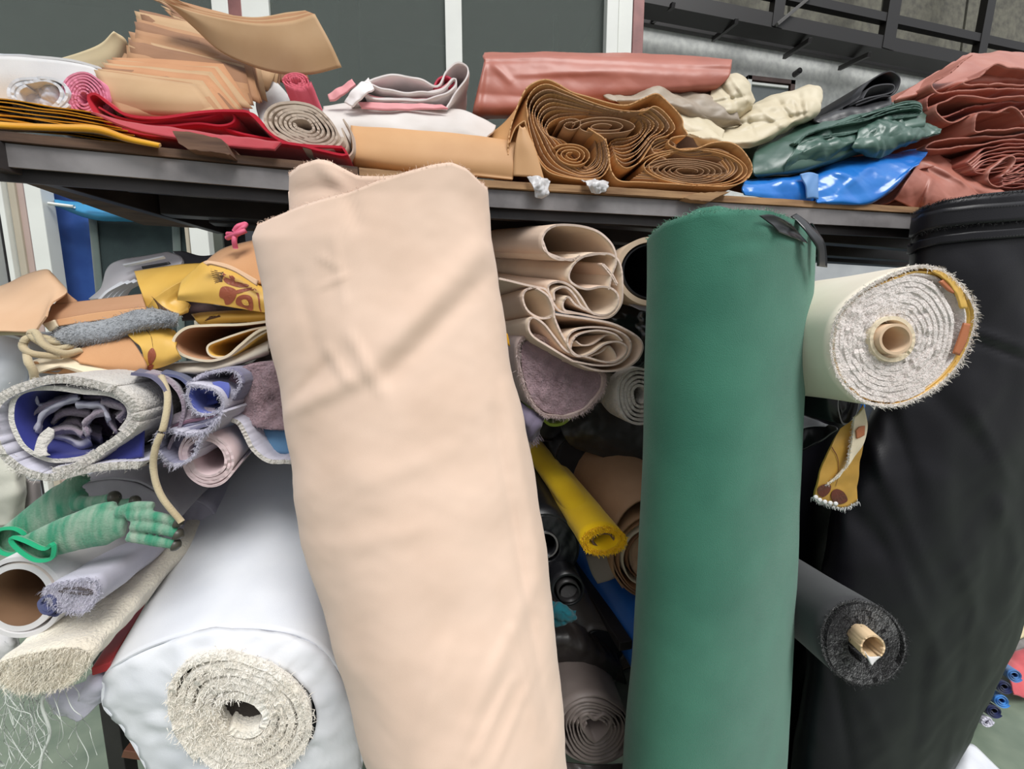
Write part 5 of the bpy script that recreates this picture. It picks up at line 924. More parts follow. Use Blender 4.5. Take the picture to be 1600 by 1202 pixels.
cre = [(420, 655, 560, 590, 16, .006), (560, 590, 760, 380, 22, .008), (450, 640, 520, 560, 12, -.005), (600, 600, 770, 420, 16, -.004), (545, 303, 560, 360, 10, -.004), (700, 1202, 840, 900, 12, .004), (640, 1202, 700, 1000, 14, .003),
       (790, 600, 880, 1100, 10, .005), (770, 640, 860, 1150, 8, -.005), (840, 1150, 800, 980, 6, .003), (740, 1190, 800, 1060, 6, .004), (770, 1200, 830, 1060, 5, .003), (545, 520, 600, 620, 9, .004), (510, 540, 545, 600, 7, .003), (520, 360, 540, 480, 7, .002), (500, 400, 530, 420, 5, .002), (500, 450, 545, 430, 5, .002), (460, 420, 500, 560, 12, -.002), (740, 300, 775, 460, 8, -.002), (560, 760, 720, 700, 20, .002), (520, 860, 680, 820, 18, .002)]
G = column(rows, .66, .48, .085, ft, bt_, n=150, m=260, cr=(.0016, .07), so=(.003, .16), cre=[c[:5] + (c[5] * 1.25,) for c in cre], seed=3)
part(bcol, 'outer_wrap', G, .003, M_bei, True)
e_ = G[:, 0]; hairs('frayed_edge', e_, np.tile([0, 0, 1.], (len(e_), 1)), .0045, .0006, M_bei, bcol, 2, 7, jitter=.001, spread=.8)
rows2 = [(250, 452, 752), (300, 452, 757), (600, 470, 790), (1202, 600, 870)]
ft2 = pl([(450, 272), (468, 257), (497, 249), (516, 252), (535, 262), (560, 275), (600, 276), (640, 272), (760, 285)])
G = column(rows2, .675, .5, .05, ft2, pl([(450, 274), (500, 262), (560, 285), (760, 290)]), n=110, m=60, pybot=700, so=(.002, .1), cre=[(497, 255, 545, 300, 10, .006), (450, 300, 540, 290, 8, -.003)], seed=5); part(bcol, 'inner_layer', G, .003, M_bei, True)
e_ = G[:, 0]; hairs('frayed_edge', e_, np.tile([0, 0, 1.], (len(e_), 1)), .0045, .0006, M_bei, bcol, 4, 7, jitter=.001, spread=.8)
G = column(rows2, .675, .5, .03, pl([(450, 300), (760, 300)]), pl([(450, 300), (760, 300)]), n=60, m=20, pybot=600, seed=6); part(bcol, 'core_layer', G, .003, M_bei, True)
# green roll
M_grn = mat('green_canvas', (60, 120, 99), 'fabric', (50, 107, 88), scale=800, bump=.6)
gcol = thing('tall_green_roll', 'tall green canvas roll standing upright with a black ribbon at its top right', 'roll')
rows = [(340, 1013, 1275), (370, 1013, 1276), (450, 1012, 1270), (600, 1008, 1258), (800, 1002, 1249), (1000, 990, 1240), (1202, 973, 1228)]
ft = pl([(1012, 376), (1020, 362), (1040, 347), (1070, 338), (1086, 334), (1100, 331), (1150, 328), (1200, 329), (1222, 336), (1245, 348), (1262, 366), (1276, 392)])
btf = pl([(1012, 378), (1060, 345), (1090, 326), (1120, 322), (1150, 330), (1230, 340), (1276, 372)])
G = column(rows, .62, .60, .12, ft, btf, n=130, m=160, so=(.0018, .25), cre=[(1190, 335, 1262, 378, 9, -.012), (1180, 352, 1250, 392, 10, .004), (1150, 380, 1210, 372, 8, -.003), (1130, 400, 1180, 395, 8, .002), (1100, 332, 1150, 350, 8, .002)], seed=8)
part(gcol, 'outer_wrap', G, .003, M_grn, True); Gg = G; e_ = G[:, 0]; hairs('frayed_edge', e_, np.tile([0, -.2, 1.], (len(e_), 1)), .006, .0006, mat('green_frayed_thread', (120, 176, 150), 'fabric'), gcol, 2, 7, jitter=.001, spread=.9)
G = column(rows, .62, .60, .10, pl([(1012, 385), (1040, 352), (1090, 328), (1110, 323), (1140, 327), (1276, 385)]), btf, n=90, m=16, pybot=460, inset=8, so=(.003, .08), seed=3); part(gcol, 'inner_layer', G, .003, M_grn, True)
G = column(rows, .62, .60, .06, pl([(1012, 400), (1276, 400)]), pl([(1012, 400), (1276, 400)]), n=60, m=10, pybot=520, inset=40); part(gcol, 'core_layer', G, .003, M_grn, True)
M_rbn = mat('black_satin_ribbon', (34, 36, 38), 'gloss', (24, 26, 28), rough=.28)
rbn = thing('black_ribbon', 'black satin ribbon curling over the top right of the green roll', 'ribbon')
G = patch([[(1236, 338, .54), (1254, 356, .525), (1268, 374, .52), (1276, 392, .53), (1276, 416, .54)], [(1244, 334, .545), (1264, 350, .535), (1282, 370, .53), (1291, 392, .54), (1291, 418, .55)]], 5, 40, so=(.001, .04)); part(rbn, 'front_loop', G, .0012, M_rbn)
G = patch([[(1262, 352, .57), (1270, 350, .56), (1280, 372, .55), (1288, 400, .55)], [(1270, 362, .57), (1276, 362, .57), (1286, 380, .56), (1290, 408, .56)]], 4, 24); part(rbn, 'back_loop', G, .0012, M_rbn)
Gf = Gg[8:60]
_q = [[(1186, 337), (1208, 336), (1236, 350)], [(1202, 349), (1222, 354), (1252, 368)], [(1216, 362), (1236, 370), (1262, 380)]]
G = patch([[(a, b, surfY(Gf, a, b) - .013) for a, b in r_] for r_ in _q], 10, 16, so=(.001, .03)); part(rbn, 'fold_shade', G, .0012, M_rbn)  # dark patch paints the shaded fold pocket on the green roll
# black tall roll
M_bcol = mat('black_nylon', (19, 18, 24), 'nylon', (13, 12, 18), rough=.44, scale=500, bump=.1); M_bed = mat('black_fuzz', (24, 24, 26), 'fabric')
kcol = thing('tall_black_roll', 'tall black nylon roll with two stitched hems, leaning at the right edge', 'roll')
rows = [(300, 1432, 1780), (330, 1430, 1778), (420, 1418, 1762), (600, 1385, 1722), (800, 1300, 1665), (1000, 1265, 1592), (1202, 1235, 1492)]
ft = pl([(1430, 336), (1440, 326), (1470, 316), (1520, 308), (1600, 301), (1700, 305), (1780, 330)])
cre = [(1380, 480, 1600, 545, 12, .007), (1500, 520, 1620, 570, 10, -.008), (1340, 650, 1470, 940, 16, .007), (1390, 640, 1440, 800, 18, -.008), (1300, 760, 1420, 900, 22, -.006), (1380, 820, 1480, 1060, 14, .006), (1500, 880, 1540, 1000, 16, .008), (1560, 780, 1600, 900, 16, .007), (1440, 600, 1560, 720, 22, -.006), (1530, 900, 1480, 1202, 10, .006), (1330, 1050, 1400, 1202, 16, .006), (1300, 1030, 1330, 1202, 12, -.006), (1520, 640, 1580, 760, 14, .007), (1450, 1000, 1420, 1202, 12, -.005)]
G = column(rows, .74, .72, .10, ft, ft, n=150, m=240, cr=(.006, .16), so=(.005, .2), cre=[(c[0], c[1], c[2], c[3], c[4] * .8, c[5] * 1.5) for c in cre], seed=31, pybot=1750); part(kcol, 'outer_wrap', G, .003, M_bcol, True)
e_ = G[:, 0]; hairs('frayed_edge', e_, np.tile([0, -.3, 1.], (len(e_), 1)), .006, .0009, M_bed, kcol, 2, 16, jitter=.0015, spread=.8)
def band(y0, y1, b, nm, m, hr=True):
    f = lambda x: ft(x) + y0
    Gb = column(rows, .74, .72, b, f, f, n=110, m=8, pybot=400)
    G2 = np.zeros((110, 6, 3)); tt = np.linspace(0, 2 * np.pi, 110, endpoint=False)
    for i, t in enumerate(tt):
        L = np.interp(400, [r_[0] for r_ in rows], [r_[1] for r_ in rows]); px0 = (1425 + 1770) / 2 - (1770 - 1425) / 2 * math.cos(t); top = ft(px0) + y0 + (9 * math.sin(t) if True else 0)
        py = np.linspace(top, top + (y1 - y0), 6); Lr = np.interp(py, [r_[0] for r_ in rows], [r_[1] for r_ in rows]) - 3; Rr = np.interp(py, [r_[0] for r_ in rows], [r_[2] for r_ in rows]) + 3
        G2[i] = P((Lr + Rr) / 2 - (Rr - Lr) / 2 * math.cos(t), py, .74 - b * math.sin(t))
    part(kcol, nm, G2, .004, m, True); return G2
Gb = band(4, 34, .112, 'upper_hem', M_bcol); e_ = Gb[:, -1]; hairs('frayed_edge', e_, np.tile([0, -.4, -.4], (len(e_), 1)), .005, .0009, M_bed, kcol, 4, 14, jitter=.001, spread=.8)
Gb2 = band(46, 60, .108, 'lower_hem', M_bcol)
# stitches: little dashes along the hems
sv = []; sf = []
for Gs, j in ((Gb, 1), (Gb2, 4)):
    c_ = catmull3(np.vstack([Gs[:56, j]]), 330); nrm_ = np.array([0, -.0035, 0])
    for i in range(0, 326, 3):
        a, b = c_[i] + nrm_, c_[i + 2] + nrm_; k = len(sv); u = np.array([0, 0, .0007]); sv += [a - u, b - u, b + u, a + u]; sf.append([k, k + 1, k + 2, k + 3])
o = mesh('stitching', np.array(sv), sf, mat('dark_stitch', (14, 14, 15), 'fabric'), kcol, False); o['kind'] = 'stuff'
# second black bag behind green at the lower middle
bb, G = body('dark_sheet_roll', 'dark sheet roll standing in the shade just right of the green roll', 'roll', ell(1248, 1500, 60, 60), .9, .92, M_bcol) if False else (None, None)
kb = thing('narrow_black_roll', 'narrow black sheet roll standing in the shade between the green and black rolls', 'roll')
rows = [(640, 1180, 1330), (900, 1195, 1300), (1202, 1190, 1275)]
G = column(rows, .86, .84, .04, pl([(1100, 640), (1400, 650)]), pl([(1100, 640), (1400, 650)]), n=60, m=60, so=(.004, .15), pybot=1650); part(kb, 'outer_wrap', G, .003, M_bcol, True)
# ================================================================ centre bay
M_tanc = mat('tan_coated_fabric', (230, 204, 182), 'vinyl', (220, 192, 170), rough=.55); M_tani = mat('tan_fabric_back', (234, 212, 188), 'fabric'); M_tane = mat('cut_edge_pink', (226, 204, 190), 'fabric')
Zc = lambda pts: T(760, 320, .3327, pts)
tf = thing('upper_tan_folded_sheet', 'tan coated fabric folded in open loops, upper one of two under the shelf', 'sheet')
MT = [M_tanc, M_tani, M_tane]
def tan(th, rows_, Y=.80, Yb=1.25, t=.0042, n=120, nm='fold', cen=(905, 470), seed=1, back=None): part(th, nm, loft(Zc(rows_), Y, Yb, n=n, m=16, so=(.0015, .12), seed=seed, jag=.0003, cen=cen, back=back), t, M_tanc, mats=MT)
b1 = (740, 440, 1.0)
tan(tf, [(440, 238), (400, 262), (330, 245), (275, 215), (262, 165), (280, 125), (320, 100), (370, 95), (440, 102), (520, 128), (575, 170), (603, 215), (610, 270), (590, 330), (575, 400)], seed=1, back=b1)
tan(tf, [(262, 165), (290, 230), (340, 258), (400, 255), (470, 238), (540, 228), (590, 235), (625, 270), (640, 340), (640, 440), (620, 490), (580, 525), (520, 530), (430, 512), (350, 500), (310, 455), (290, 400), (300, 372), (350, 362), (400, 385), (440, 430), (480, 490), (510, 515)], seed=2, back=b1)
tan(tf, [(560, 232), (500, 232), (440, 255), (405, 290), (388, 340), (410, 375), (470, 398), (540, 385), (590, 395), (620, 430), (612, 480), (570, 515), (510, 515), (450, 480), (420, 430), (390, 395), (360, 385), (318, 405), (318, 450)], seed=3, back=b1)
tan(tf, [(480, 500), (420, 470), (385, 435), (362, 460), (368, 495), (420, 510)], seed=4, back=b1, n=60)
tan(tf, [(612, 380), (590, 340), (560, 300), (545, 282), (552, 280), (590, 320), (618, 370)], seed=5, back=b1, n=50, t=.003)
tg = thing('lower_tan_folded_sheet', 'tan coated fabric rolled flat with nested oval layers, lower of the two', 'sheet')
b2 = (748, 500, 1.0)
tan(tg, [(60, 345), (130, 360), (230, 385), (280, 400), (310, 450), (318, 500), (300, 530), (250, 530), (195, 495), (172, 440), (185, 400), (230, 385)], .80, 1.25, seed=6, back=b2)
tan(tg, [(240, 392), (290, 430), (315, 490), (320, 530), (350, 600), (400, 690), (370, 680), (320, 620), (270, 560), (220, 530), (200, 560), (215, 610), (280, 660), (400, 730), (520, 775), (620, 778), (700, 740), (735, 680), (720, 630), (650, 585), (560, 550), (420, 528), (325, 512)], .795, 1.25, seed=7, back=b2, n=200)
tan(tg, [(400, 735), (520, 755), (610, 750), (665, 710), (680, 660), (660, 620), (600, 588), (520, 575), (440, 582), (392, 610), (385, 660), (420, 705), (470, 715), (540, 735), (600, 740), (648, 710), (660, 670), (620, 645), (560, 655), (500, 695), (440, 712), (400, 690), (405, 640), (440, 605), (520, 590), (600, 605), (640, 640)], .792, 1.25, seed=8, back=b2, n=230, t=.0036)
tan(tg, [(420, 640), (450, 660), (500, 655), (560, 615), (590, 612)], .80, 1.1, seed=9, back=b2, n=40, t=.003)
tan(tg, [(470, 720), (540, 690), (575, 665), (605, 700), (608, 738), (560, 745)], .80, 1.1, seed=10, back=b2, n=50, t=.003)
# print tag behind
tg_ = thing('paper_label', 'small white printed paper label behind the tan sheets, under the shelf', 'label')
G = patch([[(772, 380, 1.02), (802, 380, 1.02)], [(772, 396, 1.02), (800, 392, 1.02)]], 3, 4); part(tg_, 'paper', G, .001, M_wh)
for i in range(4): bar('print_line', P(774, 383.2 + i * 2.6, 1.016), P(797 - (i % 2) * 7, 383.0 + i * 2.5, 1.016), .0006, .0008, mat('grey_ink', (90, 96, 104), 'card'), tg_, 0)
# wide open tube
M_ctube = mat('cream_tube', (206, 184, 158), 'card', (182, 160, 136))
wt = thing('wide_open_tube', 'wide open cream tube, dark inside, between the tan sheets and the green roll', 'tube')
G = loft(ell(1018, 424, 52, 50), .82, 1.3, closed=True, n=60, m=8); part(wt, 'wall', G, .011, M_ctube, True); part(wt, 'inside_shade', loft(ell(1018, 424, 44, 42), .825, 1.2, closed=True, n=50, m=6), .003, M_blk, True); part(wt, 'end_shade', disc('x', ell(975, 440, 40, 40), 1.1, None), .003, M_blk, True)  # black liner and disc paint the shade inside the open tube
# mauve fleece roll
mf = thing('centre_mauve_fleece_roll', 'mauve fleece roll with frayed rim below the tan folded sheets', 'roll')
op = Zc([(160, 640), (230, 620), (320, 650), (420, 740), (540, 790), (548, 860), (500, 930), (430, 985), (350, 1000), (270, 985), (210, 930), (175, 850), (150, 740)])
G = loft(op, .82, 1.25, closed=True, n=110, m=12, so=(.002, .08), back=(770, 540, 1.0)); part(mf, 'outer_wrap', G, .008, mat('pinkish_grey_cloth', (204, 184, 176), 'fabric', (186, 164, 158)), True); fray(mf, G, mat('pale_mauve_fringe', (206, 186, 184), 'fabric'), .010, 14, wd=.001)
G = disc('x', [(875 + (a - 875) * .93, 590 + (b - 590) * .93) for a, b in op], .828, None, cr=(.009, .045), nr=30, n=120); part(mf, 'fleece_end', G, .005, M_mauve, True); a_ = G.reshape(-1, 3); hairs('fluff', a_, np.tile([0, -1., 0], (len(a_), 1)), .004, .0006, M_mauve, mf, 3, 3, jitter=.002)
o = one('yellow_cloth_scrap', 'tiny yellow scrap peeking out beside the beige roll', 'cloth', patch([[(786, 516, .8), (793, 522, .8)], [(788, 535, .8), (797, 542, .8)]], 5, 5, so=(.002, .02)), .003, M_ylw)
o = one('lime_green_cloth', 'lime green cloth edge just under the mauve fleece roll', 'cloth', loft([(845, 652), (860, 664), (880, 662), (896, 648)], .84, 1.1, n=30), .006, mat('lime_cloth', (150, 170, 70), 'fabric'))
lf = thing('lilac_fringed_cloth', 'dark lilac frayed cloth beside the beige roll under the mauve roll', 'cloth')
G = patch([[(800, 620, .86), (830, 640, .83), (852, 652, .84)], [(805, 650, .84), (825, 665, .81), (846, 665, .82)], [(815, 690, .86), (830, 690, .83), (842, 680, .84)]], 24, 24, cr=(.007, .04)); part(lf, 'cloth', G, .003, mat('dusky_lilac', (136, 126, 146), 'fabric', (96, 88, 112))); e_ = G[-1]; hairs('fringe', e_, np.tile([.3, -.3, -1.], (len(e_), 1)), .012, .0009, M_lil, lf, 2, 8, jitter=.003)
# white lace roll
small_roll('white_lace_roll', 'white lace fabric roll with wavy layers, half hidden behind the green roll', 'roll', 1002, 618, 40, 46, 5.2, .84, 1.2, .0055, mat('white_lace', (232, 224, 216), 'fleece', (210, 202, 192)), inner=.25, rot=.3, lump=.05, seed=9)
# black plastic bundles
def bundle(name, label, rows_, cr, seed, m=M_blk, Yo=0): return one(name, label, 'bundle', patch(rows_, 50, 60, cr=cr, seed=seed), .003, m)
M_bfilm = mat('black_plastic_film', (30, 30, 32), 'gloss', (20, 20, 22), rough=.25)
bundle('black_film_bundle', 'crinkled black plastic film bundle between the tan sheets and the green roll', [[(930, 470, .9), (980, 465, .88), (1040, 470, .9)], [(920, 520, .88), (985, 515, .86), (1050, 520, .88)], [(930, 580, .9), (985, 585, .88), (1050, 580, .9)]], (.012, .05), 3, M_bfilm)
one('pale_film_strip', 'pale grey film strip sticking out left of the green roll', 'film', patch([[(982, 476, .84), (1020, 474, .84)], [(1000, 484, .83), (1020, 488, .83)]], 4, 8), .002, M_gl2)
bundle('dark_grey_bundle', 'dark grey plastic bundle in the shade below the white lace roll', [[(870, 640, .98), (940, 630, .95), (1060, 640, .97)], [(880, 680, .95), (950, 680, .92), (1060, 700, .93)], [(900, 700, .97), (960, 720, .94), (1060, 745, .95)]], (.008, .08), 5, mat('dark_grey_film', (64, 62, 62), 'vinyl', (44, 42, 42)))
# brown wide roll behind yellow
bw = thing('wide_brown_roll', 'wide brown paper roll end hidden behind the yellow roll and the green roll', 'roll')
G = loft(ell(1022, 856, 66, 78), .78, 1.3, closed=True, n=90, m=14, back=(900, 680, 1.5), so=(.002, .2)); part(bw, 'outer_wrap', G, .003, mat('brown_packing_paper', (178, 140, 108), 'paper', (160, 122, 92)), True)
for i in range(4):
    G = loft(spiral(1012, 868, 52 - 7 * i, 66 - 9 * i, 1.05, .96, .3, 2.0 + i), .775 + .004 * i, .86, n=70, m=4, seed=i); part(bw, 'paper_layer', G, .0025, (M_k2, M_kr, M_crb, M_kr2)[i])
G = disc('x', ell(1012, 866, 30, 40), .80, None, cr=(.01, .04)); part(bw, 'packed_paper', G, .003, M_lk, True)
one('grey_paper_corner', 'grey paper corner hanging under the yellow roll', 'paper', patch([[(915, 868, .82), (940, 866, .81), (958, 872, .8)], [(924, 895, .81), (945, 890, .8), (960, 890, .79)], [(934, 912, .8), (950, 908, .79), (962, 902, .79)]], 8, 8, so=(.002, .05)), .002, mat('grey_paper', (150, 140, 130), 'paper'))
# yellow roll
M_yr = mat('bright_yellow_cloth', (254, 210, 28), 'fabric', (246, 196, 16), scale=700)
yr_ = thing('bright_yellow_roll', 'bright yellow fabric roll with a hollow ragged end pointing forward', 'roll')
G = loft(ell(943, 845, 33, 20, -.12, lump=.03), .70, 1.35, closed=True, n=70, m=16, back=(818, 676, 1.05), so=(.001, .1)); part(yr_, 'outer_wrap', G, .007, M_yr, True)
p, d = rim(G, True); hairs('ragged_edge', p, d + np.array([0, 0, 0.]), .005, .0016, M_yr, yr_, 3, 22, jitter=.002)
G = loft(ell(943, 846, 25, 15, -.12), .70, 1.2, closed=True, n=50, m=8, back=(818, 678, 1.0)); part(yr_, 'inner_layer', G, .006, M_yr, True); p, d = rim(G, True); hairs('ragged_edge', p, d, .004, .0014, M_yr, yr_, 5, 8, jitter=.002)
G = loft(ell(943, 845, 17, 10.5, -.12), .71, 1.0, closed=True, n=40, m=6, back=(860, 735, 1.0)); part(yr_, 'core_tube', G, .003, mat('grey_brown_core', (112, 92, 78), 'card'), True)
# black rolls at left
bk_ = thing('black_film_roll', 'black roll with a pale rimmed hollow core, lower left of the yellow roll', 'roll')
G = loft(ell(852, 856, 52, 52), .78, 1.3, closed=True, n=60, m=8, back=(790, 700, 1.0)); part(bk_, 'outer_wrap', G, .004, M_blk, True); 
G = disc('x', ell(852, 856, 51, 51), .782, None, inner=.42, nr=14, cr=(.003, .03)); part(bk_, 'layered_end', G, .003, M_blk, True)
G = loft(ell(853, 852, 18, 19), .775, .95, closed=True, n=40, m=6); part(bk_, 'core_tube', G, .004, mat('grey_core_rim', (120, 118, 116), 'card'), True, mats=[M_blk, M_blk, mat('grey_core_rim', (120, 118, 116), 'card')])
th, G = body('small_black_pipe_roll', 'small black roll with an open round end under the black film roll', 'roll', ell(888, 922, 24, 24), .74, 1.2, M_blk, back=(820, 760, 1.0)); G = disc('x', ell(890, 928, 14, 13), .752, None); part(th, 'grey_inside', G, .003, mat('dim_grey_lining', (88, 86, 86), 'fabric'), True)
G = loft(ell(889, 926, 17, 16), .738, .8, closed=True, n=40, m=4); part(th, 'rim_ring', G, .003, M_dark, True)
th, G = body('grey_long_roll', 'long dark grey roll running diagonally under the small black roll', 'roll', ell(945, 1010, 34, 24, .6), .78, 1.3, mat('warm_dark_grey_sheet', (104, 98, 94), 'vinyl', (84, 78, 76)), back=(830, 800, 1.0)); part(th, 'sheet_end', disc('x', ell(945, 1010, 32, 22, .6), .785, None), .003, M_blk, True)
tag(bar('black_flat_bar', P(978, 1010, .72), P(885, 862, 1.1), .03, .02, M_iron2), 'black flat bar running diagonally next to the blue roll', 'bar')
th, G = body('blue_vinyl_roll', 'blue vinyl roll partly hidden behind the green roll below the yellow one', 'roll', ell(1040, 1020, 50, 60, .5), .72, 1.3, mat('royal_blue_vinyl', (40, 104, 186), 'vinyl', (30, 86, 164), rough=.35), back=(880, 800, .9))
tl = thing('teal_cloth_scrap', 'crumpled teal cloth scrap beside the beige roll', 'cloth')
G = patch([[(858, 938, .74), (880, 945, .72), (900, 955, .73)], [(862, 958, .72), (882, 958, .7), (900, 966, .71)], [(866, 978, .73), (880, 976, .71), (894, 974, .72)]], 30, 30, cr=(.01, .035), seed=5); part(tl, 'cloth', G, .003, mat('teal_cloth', (34, 112, 124), 'fabric', (22, 84, 96)))
bundle('dark_crumpled_film', 'dark crumpled film lying on the grey spiral roll', [[(850, 960, .8), (900, 975, .78), (960, 1010, .8)], [(850, 1000, .76), (910, 1010, .74), (970, 1040, .76)], [(860, 1040, .76), (920, 1050, .74), (980, 1070, .76)]], (.01, .07), 9, mat('brownish_black_film', (58, 52, 50), 'vinyl', (40, 36, 36)))
M_gs = mat('warm_grey_sheet', (134, 122, 116), 'vinyl', (112, 100, 96), rough=.55)
gs = thing('grey_spiral_roll', 'warm grey sheet roll with wavy spiral layers, low between beige and green rolls', 'roll')
G = loft(ell(928, 1142, 60, 52, lump=.03), .66, 1.15, closed=True, n=80, m=14, back=(850, 900, 1.15), cr=(.004, .08)); part(gs, 'outer_wrap', G, .003, M_gs, True)
G = loft(spiral(930, 1142, 56, 48, 6.5, .3, -.2, 1, .07, 6), .655, 1.0, m=8, cen=(928, 1142), jag=.0006, so=(.0015, .04), back=(870, 950, 1.0)); part(gs, 'spiral_layers', G, .0026, M_gs)
hp = [(928, 1160), (912, 1142), (908, 1126), (918, 1118), (930, 1126), (944, 1118), (956, 1126), (950, 1144), (936, 1158)]
G = loft(hp, .652, .8, closed=True, n=50, m=5); part(gs, 'heart_fold', G, .004, M_gs, True)
bundle('lower_dark_bundle', 'dark plastic bundle at the bottom centre under the grey spiral roll', [[(870, 1190, .68), (930, 1195, .66), (1000, 1190, .68)], [(870, 1230, .66), (930, 1240, .64), (1000, 1230, .66)], [(870, 1300, .7), (930, 1300, .68), (1000, 1300, .7)]], (.008, .06), 2, mat('dark_warm_sheet', (70, 64, 62), 'vinyl'))
# dark rolls added behind to fill the bays and keep the gaps dark
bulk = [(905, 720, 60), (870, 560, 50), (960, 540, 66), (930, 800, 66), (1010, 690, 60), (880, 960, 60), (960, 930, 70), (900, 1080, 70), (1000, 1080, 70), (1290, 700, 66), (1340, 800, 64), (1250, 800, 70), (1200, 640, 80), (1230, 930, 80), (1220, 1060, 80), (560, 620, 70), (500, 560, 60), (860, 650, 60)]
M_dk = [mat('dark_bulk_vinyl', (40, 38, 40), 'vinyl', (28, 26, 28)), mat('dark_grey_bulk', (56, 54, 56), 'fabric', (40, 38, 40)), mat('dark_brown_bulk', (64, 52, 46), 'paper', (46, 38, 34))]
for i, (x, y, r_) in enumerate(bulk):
    s_ = .62; th = thing('added_dark_roll', 'dark filler roll added deep in the rack to darken a gap', 'roll', None, 'added dark filler rolls deep in the rack')
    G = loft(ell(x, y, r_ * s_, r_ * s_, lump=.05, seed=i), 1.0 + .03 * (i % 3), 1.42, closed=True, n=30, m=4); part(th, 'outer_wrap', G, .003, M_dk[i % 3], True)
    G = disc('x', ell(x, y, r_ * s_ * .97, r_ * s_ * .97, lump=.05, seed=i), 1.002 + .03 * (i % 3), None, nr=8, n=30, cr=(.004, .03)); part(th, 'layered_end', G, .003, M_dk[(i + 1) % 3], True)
# ================================================================ right: cream roll, black tube, hanging strip
Ze = lambda pts: T(1200, 380, .366, pts)
M_cw = mat('cream_printed_oilcloth', (244, 234, 216), 'vinyl', (236, 224, 204), rough=.5); M_cfl = mat('white_fleece_backing', (240, 231, 226), 'fleece', (230, 219, 213))
cr2 = thing('large_cream_roll', 'large cream oilcloth roll with fleece backing and card core, pointing forward beside the green roll', 'roll')
cx_, cy_ = 1398, 526
def axis_at(Y, fx, fy):
    A_ = P(1411, 525, .52); B_ = P(1010, 530, 1.25); k = (Y - .52) / .73; sh = P(fx, fy, .52) - A_; x, y = proj((A_ * (1 - k) + B_ * k + sh)[None]); return (float(x[0]), float(y[0]), 1.0)
op = Ze([(270, 440), (290, 330), (360, 240), (480, 160), (600, 110), (660, 100), (740, 115), (800, 160), (860, 230), (885, 300), (870, 390), (830, 490), (760, 580), (660, 650), (540, 690), (420, 680), (340, 620), (290, 540)])
G = loft(op, .52, 1.25, closed=True, n=130, m=24, back=(1010, 530, 1.06), so=(.0015, .2)); part(cr2, 'outer_wrap', G, .005, M_cw, True, mats=[M_cw, M_yp, M_cfl])
p, d = rim(G, True); hairs('frayed_edge', p, d, .006, .001, mat('white_fray', (236, 230, 222), 'fabric'), cr2, 3, 16, jitter=.002)
for i, (a, b) in enumerate(((.935, M_yp), (.90, M_cfl))):
    q = [(cx_ + (x - cx_) * a - 2 * i, cy_ + (y - cy_) * a + 1) for x, y in op]; G = loft(q, .523, .64, closed=True, n=110, m=6, cr=(.002, .04), seed=i, back=axis_at(.64, 1410, 525)); part(cr2, 'outer_layer', G, .003, b, True)
_o = catmull(op, 200, True); _oa = np.arctan2(_o[:, 1] - 528, _o[:, 0] - 1395); _or = np.hypot(_o[:, 1] - 528, _o[:, 0] - 1395)
_t = np.linspace(0, 1, 420); _a = 1.0 + _t * 16 * math.pi; _k = (.93 - .62 * _t)
_rr = np.array([_or[np.argmin(np.abs(np.angle(np.exp(1j * (_oa - q)))))] for q in _a]); _rr = _rr * (1 - .16 * np.exp(-(np.angle(np.exp(1j * (_a + .35))) / .8) ** 2)); _rr = _rr * (1 - _t * .6) + _t * .6 * 104
sp = np.stack([1395 + _rr * _k * np.cos(_a), 528 + _rr * _k * np.sin(_a)], 1); G = loft(sp, .521, .64, cen=(1395, 528), jag=.0012, m=6, so=(.0012, .04), back=axis_at(.64, 1395, 528)); part(cr2, 'fleece_layers', G, .0078, M_cfl)
p, d = rim(G); hairs('fluff', p, d, .0024, .0009, M_cfl, cr2, 6, 14, jitter=.0024)
G = loft(ell(1395, 530, 33, 33), .515, .64, closed=True, n=50, m=5, jag=.0005, back=axis_at(.64, 1395, 530)); part(cr2, 'cream_inner_layer', G, .006, M_crb, True)
G = loft(ell(1400, 530, 24, 22, -.3), .508, .64, closed=True, n=50, m=5, back=axis_at(.64, 1400, 530)); part(cr2, 'core_tube', G, .0042, mat('tan_card_core', (222, 192, 160), 'card'), True)
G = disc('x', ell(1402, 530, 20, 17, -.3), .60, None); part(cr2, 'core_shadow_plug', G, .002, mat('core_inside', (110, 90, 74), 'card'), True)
# brown printed patches inside the loosened wrap
G = patch([[(a, b, .517) for a, b in Ze([(835, 340), (815, 400), (790, 470)])], [(a, b, .52) for a, b in Ze([(862, 345), (845, 420), (815, 480)])]], 5, 14); part(cr2, 'printed_patch', G, .002, mat('rust_print', (186, 112, 72), 'vinyl', rough=.5))
G = patch([[(a, b, .518) for a, b in Ze([(730, 165), (765, 200), (790, 215)])], [(a, b, .52) for a, b in Ze([(755, 150), (790, 180), (800, 200)])]], 5, 12); part(cr2, 'printed_patch', G, .002, mat('rust_print', (186, 112, 72), 'vinyl', rough=.5))
G = patch([[(a, b, .518) for a, b in Ze([(695, 120), (745, 150), (790, 200), (825, 280)])], [(a, b, .52) for a, b in Ze([(720, 115), (775, 145), (825, 200), (850, 280)])]], 6, 24, cr=(.002, .02)); part(cr2, 'yellow_patch', G, .002, M_yp)
leafm = mat('faded_grey_print', (182, 172, 156), 'vinyl')
bkr = thing('black_glossy_roll', 'black glossy film roll poking out under the large cream roll', 'roll')
G = loft(Ze([(305, 640), (320, 590), (350, 583), (380, 610), (388, 680), (370, 745), (340, 775), (315, 765), (300, 700)]), .60, 1.1, closed=True, n=60, m=12, back=(985, 560, 1.0), cr=(.003, .05)); part(bkr, 'outer_wrap', G, .0035, M_bfilm, True, mats=[M_bfilm, M_bfilm, mat('pale_grey_rim', (130, 130, 132), 'vinyl')])  # rim faces are a paler grey than the black film
